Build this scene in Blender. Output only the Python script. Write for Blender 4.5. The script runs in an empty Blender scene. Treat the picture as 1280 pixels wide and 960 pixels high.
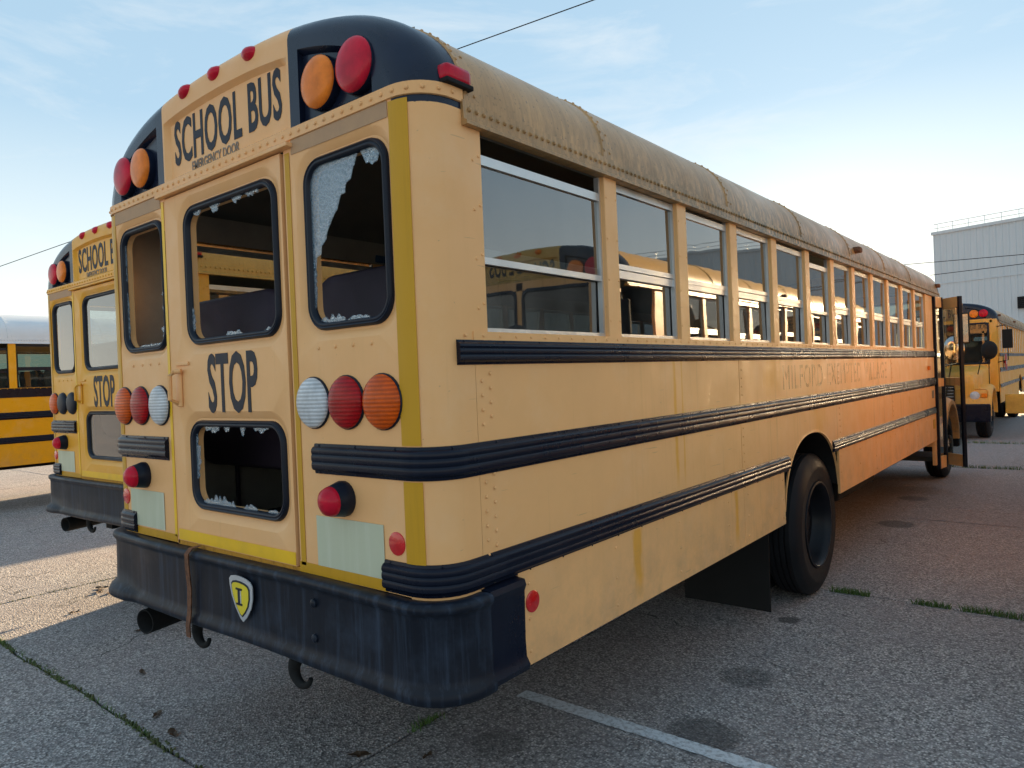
import bpy, bmesh, math, random
from mathutils import Vector, Matrix
random.seed(7)
R_ = math.radians
scene = bpy.context.scene
COL = scene.collection

# ------------------------------------------------------------------ camera
cd = bpy.data.cameras.new('camera'); cam = bpy.data.objects.new('camera', cd); COL.objects.link(cam)
_F = Vector((-0.63097, 0.77577, -0.00787)); _R = Vector((0.77535, 0.63022, -0.04061)); _U = Vector((0.02655, 0.03173, 0.99914))
m = Matrix((( _R.x, _U.x, -_F.x, 2.8496), (_R.y, _U.y, -_F.y, -1.6031), (_R.z, _U.z, -_F.z, 1.7843), (0, 0, 0, 1)))
cam.matrix_world = m
cd.sensor_width = 36.0; cd.lens = 36.0 * 890.77 / 1280.0; cd.clip_start = 0.05; cd.clip_end = 3000
scene.camera = cam
scene.render.resolution_x, scene.render.resolution_y = 1024, 768

# ------------------------------------------------------------------ sky and sun
SUN_AZ = R_(15)      # left of +Y (the way the buses point)
SUN_EL = R_(10.5)
sdir = Vector((-math.sin(SUN_AZ) * math.cos(SUN_EL), math.cos(SUN_AZ) * math.cos(SUN_EL), math.sin(SUN_EL)))
w = bpy.data.worlds.new('World'); scene.world = w; w.use_nodes = True
nt = w.node_tree; nt.nodes.clear()
def N(t, kind, **kw):
    n = t.nodes.new(kind)
    for k, v in kw.items(): setattr(n, k, v)
    return n
out = N(nt, 'ShaderNodeOutputWorld'); bg = N(nt, 'ShaderNodeBackground')
sky = N(nt, 'ShaderNodeTexSky', sky_type='NISHITA', sun_disc=False, sun_elevation=SUN_EL, sun_rotation=-SUN_AZ,
        altitude=100, air_density=1.0, dust_density=0.6, ozone_density=2.5)
tc = N(nt, 'ShaderNodeTexCoord')
# thin high cloud veil: evens the sky out and gives faint wisps
sep = N(nt, 'ShaderNodeSeparateXYZ'); nt.links.new(tc.outputs['Generated'], sep.inputs[0])
mp = N(nt, 'ShaderNodeMapping'); mp.inputs['Scale'].default_value = (2.2, 2.2, 9.0); mp.inputs['Rotation'].default_value = (0.12, 0.1, 0.5)
nt.links.new(tc.outputs['Generated'], mp.inputs[0])
nz = N(nt, 'ShaderNodeTexNoise'); nz.inputs['Scale'].default_value = 1.6; nz.inputs['Detail'].default_value = 7; nz.inputs['Roughness'].default_value = 0.62
nz.inputs['Distortion'].default_value = 0.5
nt.links.new(mp.outputs[0], nz.inputs['Vector'])
cr = N(nt, 'ShaderNodeValToRGB'); cr.color_ramp.elements[0].position = 0.50; cr.color_ramp.elements[1].position = 0.80
cr.color_ramp.elements[0].color = (0, 0, 0, 1); cr.color_ramp.elements[1].color = (0.55, 0.55, 0.55, 1)
nt.links.new(nz.outputs['Fac'], cr.inputs[0])
# haze brightens toward the horizon
hz = N(nt, 'ShaderNodeMapRange'); hz.inputs['From Min'].default_value = 0.0; hz.inputs['From Max'].default_value = 0.75
hz.inputs['To Min'].default_value = 1.0; hz.inputs['To Max'].default_value = 0.0
nt.links.new(sep.outputs['Z'], hz.inputs['Value'])
hr = N(nt, 'ShaderNodeValToRGB')
e = hr.color_ramp.elements
e[0].position = 0.0; e[0].color = (1.35, 2.05, 2.7, 1)
e[1].position = 1.0; e[1].color = (5.0, 4.75, 4.05, 1)
e2 = hr.color_ramp.elements.new(0.55); e2.color = (1.75, 2.5, 3.1, 1)
e3 = hr.color_ramp.elements.new(0.80); e3.color = (3.4, 3.75, 3.7, 1)
nt.links.new(hz.outputs[0], hr.inputs[0])
mixv = N(nt, 'ShaderNodeMixRGB'); mixv.inputs['Fac'].default_value = 0.93
nt.links.new(sky.outputs[0], mixv.inputs['Color1']); nt.links.new(hr.outputs[0], mixv.inputs['Color2'])
mixc = N(nt, 'ShaderNodeMixRGB'); mixc.inputs['Color2'].default_value = (3.4, 3.5, 3.5, 1)
nt.links.new(cr.outputs[0], mixc.inputs['Fac']); nt.links.new(mixv.outputs[0], mixc.inputs['Color1'])
nt.links.new(mixc.outputs[0], bg.inputs['Color']); bg.inputs['Strength'].default_value = 0.05
nt.links.new(bg.outputs[0], out.inputs[0])

sl = bpy.data.lights.new('sun', 'SUN'); sl.energy = 3.8; sl.angle = R_(0.5); sl.color = (1.0, 0.74, 0.44)
so = bpy.data.objects.new('sun', sl); COL.objects.link(so); so.location = (-20, 60, 20)
so.rotation_euler = sdir.to_track_quat('Z', 'Y').to_euler()
vs = scene.view_settings; vs.view_transform = 'Standard'; vs.look = 'None'; vs.exposure = 2.52; vs.gamma = 1.0; vs.use_curve_mapping = False
scene.cycles.max_bounces = 8; scene.cycles.transparent_max_bounces = 24; scene.cycles.sample_clamp_indirect = 6

# ------------------------------------------------------------------ materials
def mat(name):
    mm = bpy.data.materials.new(name); mm.use_nodes = True
    t = mm.node_tree; b = t.nodes['Principled BSDF']
    return mm, t, b
def lk(t, a, b): t.links.new(a, b)
def noise(t, vec, scale, detail=4, rough=0.55, dist=0.0):
    n = N(t, 'ShaderNodeTexNoise'); n.inputs['Scale'].default_value = scale; n.inputs['Detail'].default_value = detail
    n.inputs['Roughness'].default_value = rough; n.inputs['Distortion'].default_value = dist
    if vec is not None: lk(t, vec, n.inputs['Vector'])
    return n.outputs['Fac']
def ramp(t, fac, p0, p1, c0=(0, 0, 0, 1), c1=(1, 1, 1, 1)):
    r = N(t, 'ShaderNodeValToRGB'); r.color_ramp.elements[0].position = p0; r.color_ramp.elements[1].position = p1
    r.color_ramp.elements[0].color = c0; r.color_ramp.elements[1].color = c1; lk(t, fac, r.inputs[0]); return r.outputs[0]
def mix(t, fac, c1, c2, mode='MIX'):
    n = N(t, 'ShaderNodeMixRGB', blend_type=mode)
    for s, v in ((n.inputs['Fac'], fac), (n.inputs['Color1'], c1), (n.inputs['Color2'], c2)):
        if isinstance(v, (int, float)): s.default_value = v
        elif isinstance(v, tuple): s.default_value = v if len(v) == 4 else v + (1,)
        else: lk(t, v, s)
    return n.outputs[0]
def mapped(t, scale=(1, 1, 1), coord='Object'):
    c = N(t, 'ShaderNodeTexCoord'); mp = N(t, 'ShaderNodeMapping'); mp.inputs['Scale'].default_value = scale
    lk(t, c.outputs[coord], mp.inputs[0]); return mp.outputs[0]
def mul(t, a, b):
    n = N(t, 'ShaderNodeMath', operation='MULTIPLY')
    for i, v in enumerate((a, b)):
        if isinstance(v, (int, float)): n.inputs[i].default_value = v
        else: lk(t, v, n.inputs[i])
    return n.outputs[0]
def bump(t, b, h, strength=0.2, dist=0.002):
    n = N(t, 'ShaderNodeBump'); n.inputs['Strength'].default_value = strength; n.inputs['Distance'].default_value = dist
    lk(t, h, n.inputs['Height']); lk(t, n.outputs[0], b.inputs['Normal'])
def rng(t, v, a, b, c, d):
    n = N(t, 'ShaderNodeMapRange')
    for k, x in zip(('From Min', 'From Max', 'To Min', 'To Max'), (a, b, c, d)): n.inputs[k].default_value = x
    lk(t, v, n.inputs['Value']); return n.outputs[0]

def paint(name, rear, front, streak=0.35, rough=0.42, ochre_marks=()):
    """School bus paint: faded toward the rear, vertical run-off streaks, small chips."""
    mm, t, b = mat(name)
    o = mapped(t); s = N(t, 'ShaderNodeSeparateXYZ'); lk(t, o, s.inputs[0])
    big = noise(t, o, 1.3, 4, 0.6)
    fy = rng(t, s.outputs['Y'], 0.2, 5.0, 0.0, 1.0)
    ad = N(t, 'ShaderNodeMath', operation='ADD'); ad.use_clamp = True
    lk(t, fy, ad.inputs[0]); lk(t, rng(t, big, 0.38, 0.68, -0.22, 0.3), ad.inputs[1])
    base = mix(t, ad.outputs[0], rear, front)
    cloud = noise(t, o, 5.0, 6, 0.65)
    base = mix(t, rng(t, cloud, 0.3, 0.75, 0.0, 0.22), base, tuple(x * 0.80 for x in rear))
    st = noise(t, mapped(t, (14, 14, 0.55)), 2.2, 5, 0.6)
    gate = noise(t, mapped(t, (0.8, 0.8, 0.5)), 1.1, 2, 0.5)
    yg = rng(t, s.outputs['Y'], 1.2, 4.5, 0.12, 1.0)
    sf = mul(t, mul(t, mul(t, ramp(t, st, 0.54, 0.74), ramp(t, gate, 0.42, 0.62)), streak), yg)
    base = mix(t, sf, base, (0.42, 0.22, 0.045))
    rst = mul(t, ramp(t, noise(t, mapped(t, (26, 26, 0.8)), 1.6, 3, 0.5), 0.66, 0.76), mul(t, yg, streak * 0.9))
    base = mix(t, rst, base, (0.30, 0.15, 0.05))
    for y0, z0, z1, wd in ochre_marks:      # narrow ochre run-off marks, and wider, weaker ochre patches
        wob = mul(t, noise(t, mapped(t, (1, 9, 2.0)), 3.0, 4, 0.6), wd*2.2)
        dd = N(t, 'ShaderNodeMath', operation='ADD'); lk(t, s.outputs['Y'], dd.inputs[0]); dd.inputs[1].default_value = -y0 - wd*1.1
        d2 = N(t, 'ShaderNodeMath', operation='ADD'); lk(t, dd.outputs[0], d2.inputs[0]); lk(t, wob, d2.inputs[1])
        ab = N(t, 'ShaderNodeMath', operation='ABSOLUTE'); lk(t, d2.outputs[0], ab.inputs[0])
        fy_ = rng(t, ab.outputs[0], wd*0.35, wd, 0.8 if wd < .1 else 0.45, 0.0); fz = mul(t, rng(t, s.outputs['Z'], z0, z0+.12, 0.0, 1.0), rng(t, s.outputs['Z'], z1-.01, z1, 1.0, 0.0))
        base = mix(t, mul(t, fy_, fz), base, (0.80, 0.36, 0.03))
    ch = ramp(t, noise(t, o, 38, 3, 0.6), 0.755, 0.775)
    base = mix(t, mul(t, ch, 0.55), base, (0.20, 0.11, 0.05))
    gr = mul(t, rng(t, s.outputs['Z'], .73, 1.15, 1.0, 0.0), ramp(t, noise(t, o, 6, 6, 0.7), 0.40, 0.68))
    base = mix(t, mul(t, gr, 0.40), base, (0.30, 0.20, 0.12))
    sc = ramp(t, noise(t, mapped(t, (40, 2.2, 46)), 2.0, 2, 0.5), 0.735, 0.75)
    base = mix(t, mul(t, sc, 0.35), base, (0.34, 0.20, 0.11))
    chalk = ramp(t, noise(t, o, 2.1, 6, 0.7), 0.50, 0.72); base = mix(t, mul(t, chalk, 0.25), base, (0.90, 0.62, 0.38))
    lk(t, base, b.inputs['Base Color'])
    lk(t, rng(t, cloud, 0.3, 0.7, rough - 0.08, rough + 0.14), b.inputs['Roughness']); b.inputs['Specular IOR Level'].default_value = 0.3
    bump(t, b, noise(t, mapped(t, (1, .8, 1.6)), 2.6, 3, 0.45), 0.22, 0.02)
    return mm
def roof_paint(name, base_c, dirt_c, moss=1.0, rough=0.29):
    mm, t, b = mat(name)
    o = mapped(t); s = N(t, 'ShaderNodeSeparateXYZ'); lk(t, o, s.inputs[0])
    st = noise(t, mapped(t, (1.5, 30, 1.5)), 2.0, 6, 0.65)
    bl = noise(t, o, 2.4, 5, 0.6)
    c = mix(t, rng(t, bl, 0.3, 0.7, 0.0, 0.55), base_c, dirt_c)
    c = mix(t, mul(t, ramp(t, st, 0.45, 0.75), 0.34 * moss), c, tuple(x * 0.55 for x in dirt_c))
    # moss and mould gather just above the gutter, more toward the front
    low = rng(t, s.outputs['Z'], 2.69, 2.97, 1.0, 0.0)
    fy = rng(t, s.outputs['Y'], 0.3, 3.2, 0.25, 1.0)
    mn = ramp(t, noise(t, mapped(t, (3, 9, 3)), 3.0, 6, 0.7), 0.38, 0.56)
    c = mix(t, mul(t, mul(t, mul(t, low, fy), mn), 0.95 * moss), c, (0.045, 0.042, 0.018))
    sp = ramp(t, noise(t, o, 70, 2, 0.5), 0.64, 0.70)
    c = mix(t, mul(t, sp, 0.5 * moss), c, (0.07, 0.055, 0.03))
    lk(t, c, b.inputs['Base Color']); lk(t, rng(t, bl, 0.3, 0.7, rough, rough + 0.2), b.inputs['Roughness'])
    bump(t, b, noise(t, o, 4, 2, 0.5), 0.05, 0.01)
    return mm
def plain(name, col, rough=0.5, metal=0.0, var=0.25, nscale=6.0, coat=0.0, bmp=0.0, bscale=60):
    mm, t, b = mat(name); o = mapped(t)
    f = noise(t, o, nscale, 5, 0.6)
    c = mix(t, rng(t, f, 0.3, 0.72, 0.0, 1.0), tuple(x * (1 - var) for x in col), tuple(min(1, x * (1 + var)) for x in col))
    lk(t, c, b.inputs['Base Color']); b.inputs['Metallic'].default_value = metal
    if max(col) < 0.06: b.inputs['Specular IOR Level'].default_value = 0.25
    lk(t, rng(t, f, 0.3, 0.7, max(0.02, rough - 0.07), min(1, rough + 0.1)), b.inputs['Roughness'])
    if coat: b.inputs['Coat Weight'].default_value = coat; b.inputs['Coat Roughness'].default_value = 0.08
    if bmp: bump(t, b, noise(t, o, bscale, 3, 0.6), bmp, 0.002)
    return mm
def streaked(name, col, streak_col, amount, rough=0.45, zs=0.7, bs=0.10):
    mm, t, b = mat(name)
    st = noise(t, mapped(t, (16, 16, zs)), 1.6, 6, 0.7)
    bl = noise(t, mapped(t), 3.0, 5, 0.65)
    c = mix(t, mul(t, ramp(t, st, 0.50, 0.76), amount), col, streak_col)
    c = mix(t, mul(t, ramp(t, bl, 0.55, 0.75), amount * 0.6), c, streak_col)
    ru = ramp(t, noise(t, mapped(t), 9, 5, 0.7), 0.70, 0.76)
    c = mix(t, mul(t, ru, 0.4), c, (0.10, 0.05, 0.03))
    lk(t, c, b.inputs['Base Color']); lk(t, rng(t, bl, 0.3, 0.7, rough - 0.1, rough + 0.15), b.inputs['Roughness'])
    b.inputs['Specular IOR Level'].default_value = 0.22
    bump(t, b, noise(t, mapped(t), 9, 3, 0.5), bs, 0.005)
    return mm
def lens(name, col, rib=0.0, trans=0.35):
    mm, t, b = mat(name)
    o = mapped(t)
    f = noise(t, o, 14, 4, 0.6)
    c = mix(t, rng(t, f, 0.3, 0.7, 0, 1), tuple(x * 0.75 for x in col), tuple(min(1, x * 1.2) for x in col))
    lk(t, c, b.inputs['Base Color']); b.inputs['Roughness'].default_value = 0.28
    b.inputs['Coat Weight'].default_value = 0.25; b.inputs['Coat Roughness'].default_value = 0.04
    b.inputs['Specular IOR Level'].default_value = 0.10
    if rib:
        wv = N(t, 'ShaderNodeTexWave', bands_direction='Z'); wv.inputs['Scale'].default_value = rib; wv.inputs['Distortion'].default_value = 0.3
        lk(t, o, wv.inputs['Vector']); vx = N(t, 'ShaderNodeTexVoronoi'); vx.inputs['Scale'].default_value = 90; lk(t, o, vx.inputs['Vector'])
        hh = mix(t, 0.35, wv.outputs['Fac'], vx.outputs['Distance'])
        bump(t, b, hh, 0.35, 0.004)
        c2 = mix(t, mul(t, ramp(t, wv.outputs['Fac'], 0.45, 0.15), 0.45), c, tuple(x * 0.3 for x in col)); lk(t, c2, b.inputs['Base Color'])
    else:
        bump(t, b, noise(t, o, 30, 3), 0.1, 0.002)
    return mm
def glass(name, tint=(0.62, 0.70, 0.70), ior=2.35, dirt=0.13):
    mm = bpy.data.materials.new(name); mm.use_nodes = True; t = mm.node_tree; t.nodes.clear()
    o = N(t, 'ShaderNodeOutputMaterial'); tr = N(t, 'ShaderNodeBsdfTransparent'); gl = N(t, 'ShaderNodeBsdfGlossy'); df = N(t, 'ShaderNodeBsdfDiffuse')
    tr.inputs['Color'].default_value = tint + (1,); gl.inputs['Roughness'].default_value = 0.015
    df.inputs['Color'].default_value = (0.45, 0.44, 0.40, 1)
    fr = N(t, 'ShaderNodeFresnel'); fr.inputs['IOR'].default_value = ior
    bp = N(t, 'ShaderNodeBump'); bp.inputs['Strength'].default_value = 0.04; bp.inputs['Distance'].default_value = 0.02
    oo = mapped(t); lk(t, noise(t, oo, 2.3, 2), bp.inputs['Height']); lk(t, bp.outputs[0], gl.inputs['Normal'])
    m1 = N(t, 'ShaderNodeMixShader'); m2 = N(t, 'ShaderNodeMixShader')
    f2 = mul(t, fr.outputs[0], 1.45); cl = N(t, 'ShaderNodeClamp'); lk(t, f2, cl.inputs[0])
    dn = mul(t, ramp(t, noise(t, mapped(t, (1, 1, 0.6)), 4, 6, 0.7), 0.35, 0.75), dirt)
    lk(t, dn, m2.inputs[0]); lk(t, tr.outputs[0], m2.inputs[1]); lk(t, df.outputs[0], m2.inputs[2])
    lk(t, cl.outputs[0], m1.inputs[0]); lk(t, m2.outputs[0], m1.inputs[1]); lk(t, gl.outputs[0], m1.inputs[2]); lk(t, m1.outputs[0], o.inputs[0])
    return mm
def crazed(name):
    mm, t, b = mat(name)
    v = N(t, 'ShaderNodeTexVoronoi', feature='DISTANCE_TO_EDGE'); v.inputs['Scale'].default_value = 70; lk(t, mapped(t), v.inputs['Vector'])
    c = ramp(t, v.outputs['Distance'], 0.02, 0.18, (0.80, 0.90, 0.97, 1), (0.25, 0.42, 0.56, 1))
    lk(t, c, b.inputs['Base Color']); b.inputs['Roughness'].default_value = 0.2
    b.inputs['Transmission Weight'].default_value = 0.5; b.inputs['Alpha'].default_value = 0.5
    bump(t, b, v.outputs['Distance'], 0.8, 0.003)
    return mm
M = {}
M['paint_faded'] = paint('faded_bus_paint', (0.91, 0.485, 0.20), (0.89, 0.475, 0.175), 0.7, 0.40, ((1.70, 1.19, 1.86, .022), (1.78, 1.19, 1.86, .010), (2.42, .74, 1.08, .030), (1.25, .74, 1.08, .05), (4.1, 1.2, 1.46, .22), (3.1, 1.57, 1.86, .20), (6.1, .74, 1.02, .03), (7.6, 1.2, 1.4, .05)))
M['paint_yellow'] = paint('yellow_bus_paint', (0.84, 0.40, 0.035), (0.84, 0.39, 0.03), 0.3, 0.36)
M['paint_fresh'] = paint('fresh_bus_paint', (0.86, 0.38, 0.008), (0.86, 0.38, 0.008), 0.15, 0.32)
M['paint_worn'] = paint('worn_bus_paint', (0.80, 0.40, 0.07), (0.78, 0.37, 0.05), 0.8, 0.42)
M['roof_dirty'] = roof_paint('weathered_roof_paint', (0.62, 0.34, 0.125), (0.30, 0.165, 0.07), 1.0)
M['roof_yellow'] = roof_paint('yellow_roof_paint', (0.74, 0.43, 0.09), (0.60, 0.34, 0.08), 0.55)
M['roof_white'] = roof_paint('white_roof_paint', (0.74, 0.76, 0.78), (0.60, 0.62, 0.64), 0.05)
M['black'] = streaked('black_rail_paint', (0.004, 0.007, 0.018), (0.018, 0.024, 0.040), 0.3, 0.27, bs=0.02)
M['cap_black'] = plain('black_cap_paint', (0.007, 0.012, 0.030), 0.27, var=0.3, coat=0.2)
M['bumper'] = streaked('bumper_paint', (0.007, 0.010, 0.018), (0.055, 0.080, 0.125), 0.62, 0.40)
M['rubber'] = plain('window_rubber', (0.007, 0.011, 0.022), 0.38, bmp=0.1)
M['tyre'] = plain('tyre_rubber', (0.011, 0.0115, 0.014), 0.62, bmp=0.35, bscale=45)
M['rim'] = plain('black_steel_rim', (0.008, 0.009, 0.013), 0.42)
M['dark'] = plain('dark_underbody', (0.012, 0.012, 0.012), 0.8)
M['alu'] = plain('window_aluminium', (0.62, 0.63, 0.63), 0.38, metal=0.75, var=0.12)
M['chrome'] = plain('polished_metal', (0.7, 0.7, 0.7), 0.12, metal=1.0, var=0.1)
M['glass'] = glass('window_glass')
M['glass_dark'] = glass('tinted_glass', (0.30, 0.38, 0.36), 1.4, 0.06)
M['crazed'] = crazed('crazed_safety_glass')
M['red'] = lens('red_lens', (0.42, 0.004, 0.007), 22)
M['amber'] = lens('amber_lens', (0.72, 0.10, 0.004), 22)
M['clear'] = lens('clear_lens', (0.66, 0.68, 0.70), 22)
M['red_s'] = lens('plain_red_lens', (0.55, 0.008, 0.030))
M['amber_s'] = lens('plain_amber_lens', (0.90, 0.22, 0.02))
M['reflector'] = plain('red_reflector', (0.62, 0.008, 0.010), 0.2, var=0.15, nscale=60, coat=0.5)
M['letter'] = plain('black_lettering', (0.018, 0.022, 0.035), 0.5, var=0.4, nscale=30)
def ghost_mat():
    mm, t, b = mat('faded_lettering'); f = noise(t, mapped(t, (14, 14, .7)), 2.4, 5, .65)
    b.inputs['Base Color'].default_value = (.24, .13, .05, 1); b.inputs['Roughness'].default_value = .7
    lk(t, mul(t, ramp(t, f, .46, .68), .28), b.inputs['Alpha']); return mm
M['ghost'] = ghost_mat()
M['grey_letter'] = plain('peeling_lettering', (0.22, 0.17, 0.13), 0.6, var=0.5, nscale=30)
M['tape_ochre'] = streaked('ochre_tape', (0.62, 0.32, 0.02), (0.46, 0.235, 0.02), 0.5, 0.4)
M['tape_yellow'] = plain('yellow_tape', (0.92, 0.52, 0.004), 0.4, var=0.1)
M['tape_beige'] = plain('faded_beige_tape', (0.46, 0.27, 0.14), 0.6, var=0.15)
M['sticker'] = streaked('pale_sticker', (0.56, 0.57, 0.41), (0.68, 0.68, 0.55), 0.7, 0.55)
M['sill_rust'] = streaked('rusty_ochre_sill', (0.58, 0.27, 0.03), (0.20, 0.075, 0.02), 0.9, 0.6, 12)
M['rust'] = plain('rusty_steel', (0.16, 0.065, 0.03), 0.85, var=0.6, nscale=40, bmp=0.6)
M['silver'] = plain('badge_silver', (0.55, 0.56, 0.58), 0.35, metal=0.4, var=0.1)
M['badge_yellow'] = plain('badge_yellow', (0.78, 0.60, 0.02), 0.4, var=0.08)
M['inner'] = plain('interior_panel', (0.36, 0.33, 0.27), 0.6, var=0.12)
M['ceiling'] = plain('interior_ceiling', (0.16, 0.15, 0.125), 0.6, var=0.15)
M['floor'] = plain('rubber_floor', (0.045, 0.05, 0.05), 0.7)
M['vinyl'] = plain('seat_vinyl', (0.045, 0.035, 0.052), 0.5, bmp=0.2)
M['blue'] = plain('blue_label', (0.02, 0.09, 0.20), 0.5)
M['white'] = plain('white_paint', (0.75, 0.75, 0.72), 0.5, var=0.1)
M['stop_red'] = plain('stop_sign_red', (0.45, 0.01, 0.015), 0.4)
M['olive'] = plain('barrier_paint', (0.66, 0.37, 0.06), 0.5, var=0.2)

# ------------------------------------------------------------------ mesh helpers
class MB:
    def __init__(s): s.v = []; s.f = []; s.mi = []; s.cur = 0
    def face(s, idx): s.f.append(tuple(idx)); s.mi.append(s.cur)
    def pts(s, ps):
        i = len(s.v); s.v.extend(tuple(p) for p in ps); return list(range(i, i + len(ps)))
    def box(s, x0, x1, y0, y1, z0, z1, b=0.0):
        if b <= 0:
            a = s.pts([(x0,y0,z0),(x1,y0,z0),(x1,y1,z0),(x0,y1,z0),(x0,y0,z1),(x1,y0,z1),(x1,y1,z1),(x0,y1,z1)])
            for q in ((0,3,2,1),(4,5,6,7),(0,1,5,4),(1,2,6,5),(2,3,7,6),(3,0,4,7)): s.face([a[k] for k in q])
            return s
        bm = bmesh.new(); bmesh.ops.create_cube(bm, size=1)
        for v in bm.verts: v.co = Vector(((x0+x1)/2 + v.co.x*(x1-x0), (y0+y1)/2 + v.co.y*(y1-y0), (z0+z1)/2 + v.co.z*(z1-z0)))
        bmesh.ops.bevel(bm, geom=bm.edges[:], offset=b, segments=2, affect='EDGES', profile=0.5)
        s.bm(bm); return s
    def bm(s, bm):
        bm.verts.index_update(); o = len(s.v); s.v.extend(tuple(v.co) for v in bm.verts)
        for f in bm.faces: s.face([o + v.index for v in f.verts])
        bm.free()
    def loops(s, ls, closed=True):
        """bridge successive point loops"""
        ids = [s.pts(l) for l in ls]
        for a, b in zip(ids, ids[1:]):
            n = len(a)
            for i in range(n if closed else n - 1):
                j = (i + 1) % n
                s.face((a[i], a[j], b[j], b[i]))
        return ids
    def lathe(s, prof, c, axis, n=24, cap=True):
        """prof: (radius, along axis); axis unit vector"""
        ax = Vector(axis).normalized(); u = ax.orthogonal().normalized(); v = ax.cross(u); c = Vector(c)
        ls = []
        for r, h in prof:
            ls.append([c + ax * h + (u * math.cos(2*math.pi*k/n) + v * math.sin(2*math.pi*k/n)) * r for k in range(n)])
        ids = s.loops(ls)
        if cap and prof[0][0] > 1e-5: s.face(ids[0][::-1])
        if cap and prof[-1][0] > 1e-5: s.face(ids[-1])
        return s
    def tube(s, ps, r, n=8, cap=True, side=None):
        ps = [Vector(p) for p in ps]; ls = []
        for i, p in enumerate(ps):
            d = (ps[min(i+1, len(ps)-1)] - ps[max(i-1, 0)]).normalized()
            up = Vector((0, 0, 1)) if abs(d.z) < 0.9 else Vector((1, 0, 0))
            if side is not None and abs(d.dot(Vector(side))) < 0.95: up = Vector(side)
            u = d.cross(up).normalized(); v = u.cross(d); rr = r[i] if isinstance(r, (list, tuple)) else r
            ls.append([p + (u * math.cos(2*math.pi*k/n) + v * math.sin(2*math.pi*k/n)) * rr for k in range(n)])
        ids = s.loops(ls)
        if cap: s.face(ids[0][::-1]); s.face(ids[-1])
        return s
    def sweep(s, path, prof, cap=True):
        """path: (x,y,nx,ny); prof: (offset,z) open or closed polygon"""
        ls = [[(x + nx*o, y + ny*o, z) for o, z in prof] for x, y, nx, ny in path]
        ids = s.loops(ls)
        if cap: s.face(ids[0]); s.face(ids[-1][::-1])
        return s
    def mirror_x(s):
        s.v = [(-x, y, z) for x, y, z in s.v]; s.f = [f[::-1] for f in s.f]; return s
    def flip_y(s, L):
        s.v = [(x, L - y, z) for x, y, z in s.v]; s.f = [f[::-1] for f in s.f]; return s
    def build(s, name, mats, parent=None, smooth=False, angle=35, fixn=True, loc=None):
        me = bpy.data.meshes.new(name)
        if loc is not None: s.v = [(x-loc[0], y-loc[1], z-loc[2]) for x, y, z in s.v]
        me.from_pydata(s.v, [], s.f)
        for k in (mats if isinstance(mats, (list, tuple)) else [mats]): me.materials.append(M[k] if isinstance(k, str) else k)
        me.polygons.foreach_set('material_index', s.mi)
        bm = bmesh.new(); bm.from_mesh(me)
        bmesh.ops.remove_doubles(bm, verts=bm.verts, dist=0.00005)
        if fixn: bmesh.ops.recalc_face_normals(bm, faces=bm.faces)
        if smooth:
            for f in bm.faces: f.smooth = True
            for e in bm.edges:
                if len(e.link_faces) == 2 and e.calc_face_angle(0) > R_(angle): e.smooth = False
        bm.to_mesh(me); bm.free()
        o = bpy.data.objects.new(name, me); COL.objects.link(o)
        if loc is not None: o.location = loc
        if parent is not None: o.parent = parent
        return o
def tag(o, label=None, cat=None, group=None, kind=None):
    if label: o['label'] = label
    if cat: o['category'] = cat
    if group: o['group'] = group
    if kind: o['kind'] = kind
    return o
def empty(name, loc=(0, 0, 0), rz=0):
    o = bpy.data.objects.new(name, None); COL.objects.link(o); o.location = loc; o.rotation_euler.z = rz; o.empty_display_size = 0.3; return o
def children(o): return [c for c in bpy.data.objects if c.parent == o]
def copy_tree(o, parent=None, kids=None):
    if kids is None:
        kids = {}
        for c in bpy.data.objects:
            if c.parent: kids.setdefault(c.parent.name, []).append(c)
    c = o.copy(); COL.objects.link(c); c.parent = parent
    for ch in kids.get(o.name, []): copy_tree(ch, c, kids)
    return c
def rrect(x0, x1, z0, z1, r, n=5):
    p = []
    for cx, cz, a0 in ((x1-r, z1-r, 0), (x0+r, z1-r, 90), (x0+r, z0+r, 180), (x1-r, z0+r, 270)):
        for k in range(n + 1):
            a = R_(a0 + 90*k/n); p.append((cx + r*math.cos(a), cz + r*math.sin(a)))
    return p
def text_mesh(txt, w_, h_, loc, name, matk, parent, axis='rear', bold=0.02, depth=0.0008, spacing=1.0):
    cu = bpy.data.curves.new('t', 'FONT'); cu.body = txt; cu.offset = bold; cu.extrude = 0.01; cu.resolution_u = 3; cu.space_character = spacing
    ob = bpy.data.objects.new('t', cu); COL.objects.link(ob)
    dg = bpy.context.evaluated_depsgraph_get(); me = bpy.data.meshes.new_from_object(ob.evaluated_get(dg))
    bpy.data.objects.remove(ob); bpy.data.curves.remove(cu)
    xs = [v.co.x for v in me.vertices]; ys = [v.co.y for v in me.vertices]
    x0, x1, y0, y1 = min(xs), max(xs), min(ys), max(ys)
    for v in me.vertices:
        a = ((v.co.x - x0)/(x1 - x0) - 0.5) * w_; b = ((v.co.y - y0)/(y1 - y0) - 0.5) * h_; d = v.co.z / 0.01 * depth
        if axis == 'rear': v.co = Vector((a, -d, b)) + Vector(loc)
        elif axis == 'front': v.co = Vector((-a, d, b)) + Vector(loc)
        elif axis == 'right': v.co = Vector((d, a, b)) + Vector(loc)
        elif axis == 'left': v.co = Vector((-d, -a, b)) + Vector(loc)
    me.materials.clear(); me.materials.append(M[matk]); me.name = name
    o = bpy.data.objects.new(name, me); COL.objects.link(o); o.parent = parent
    return o

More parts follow.
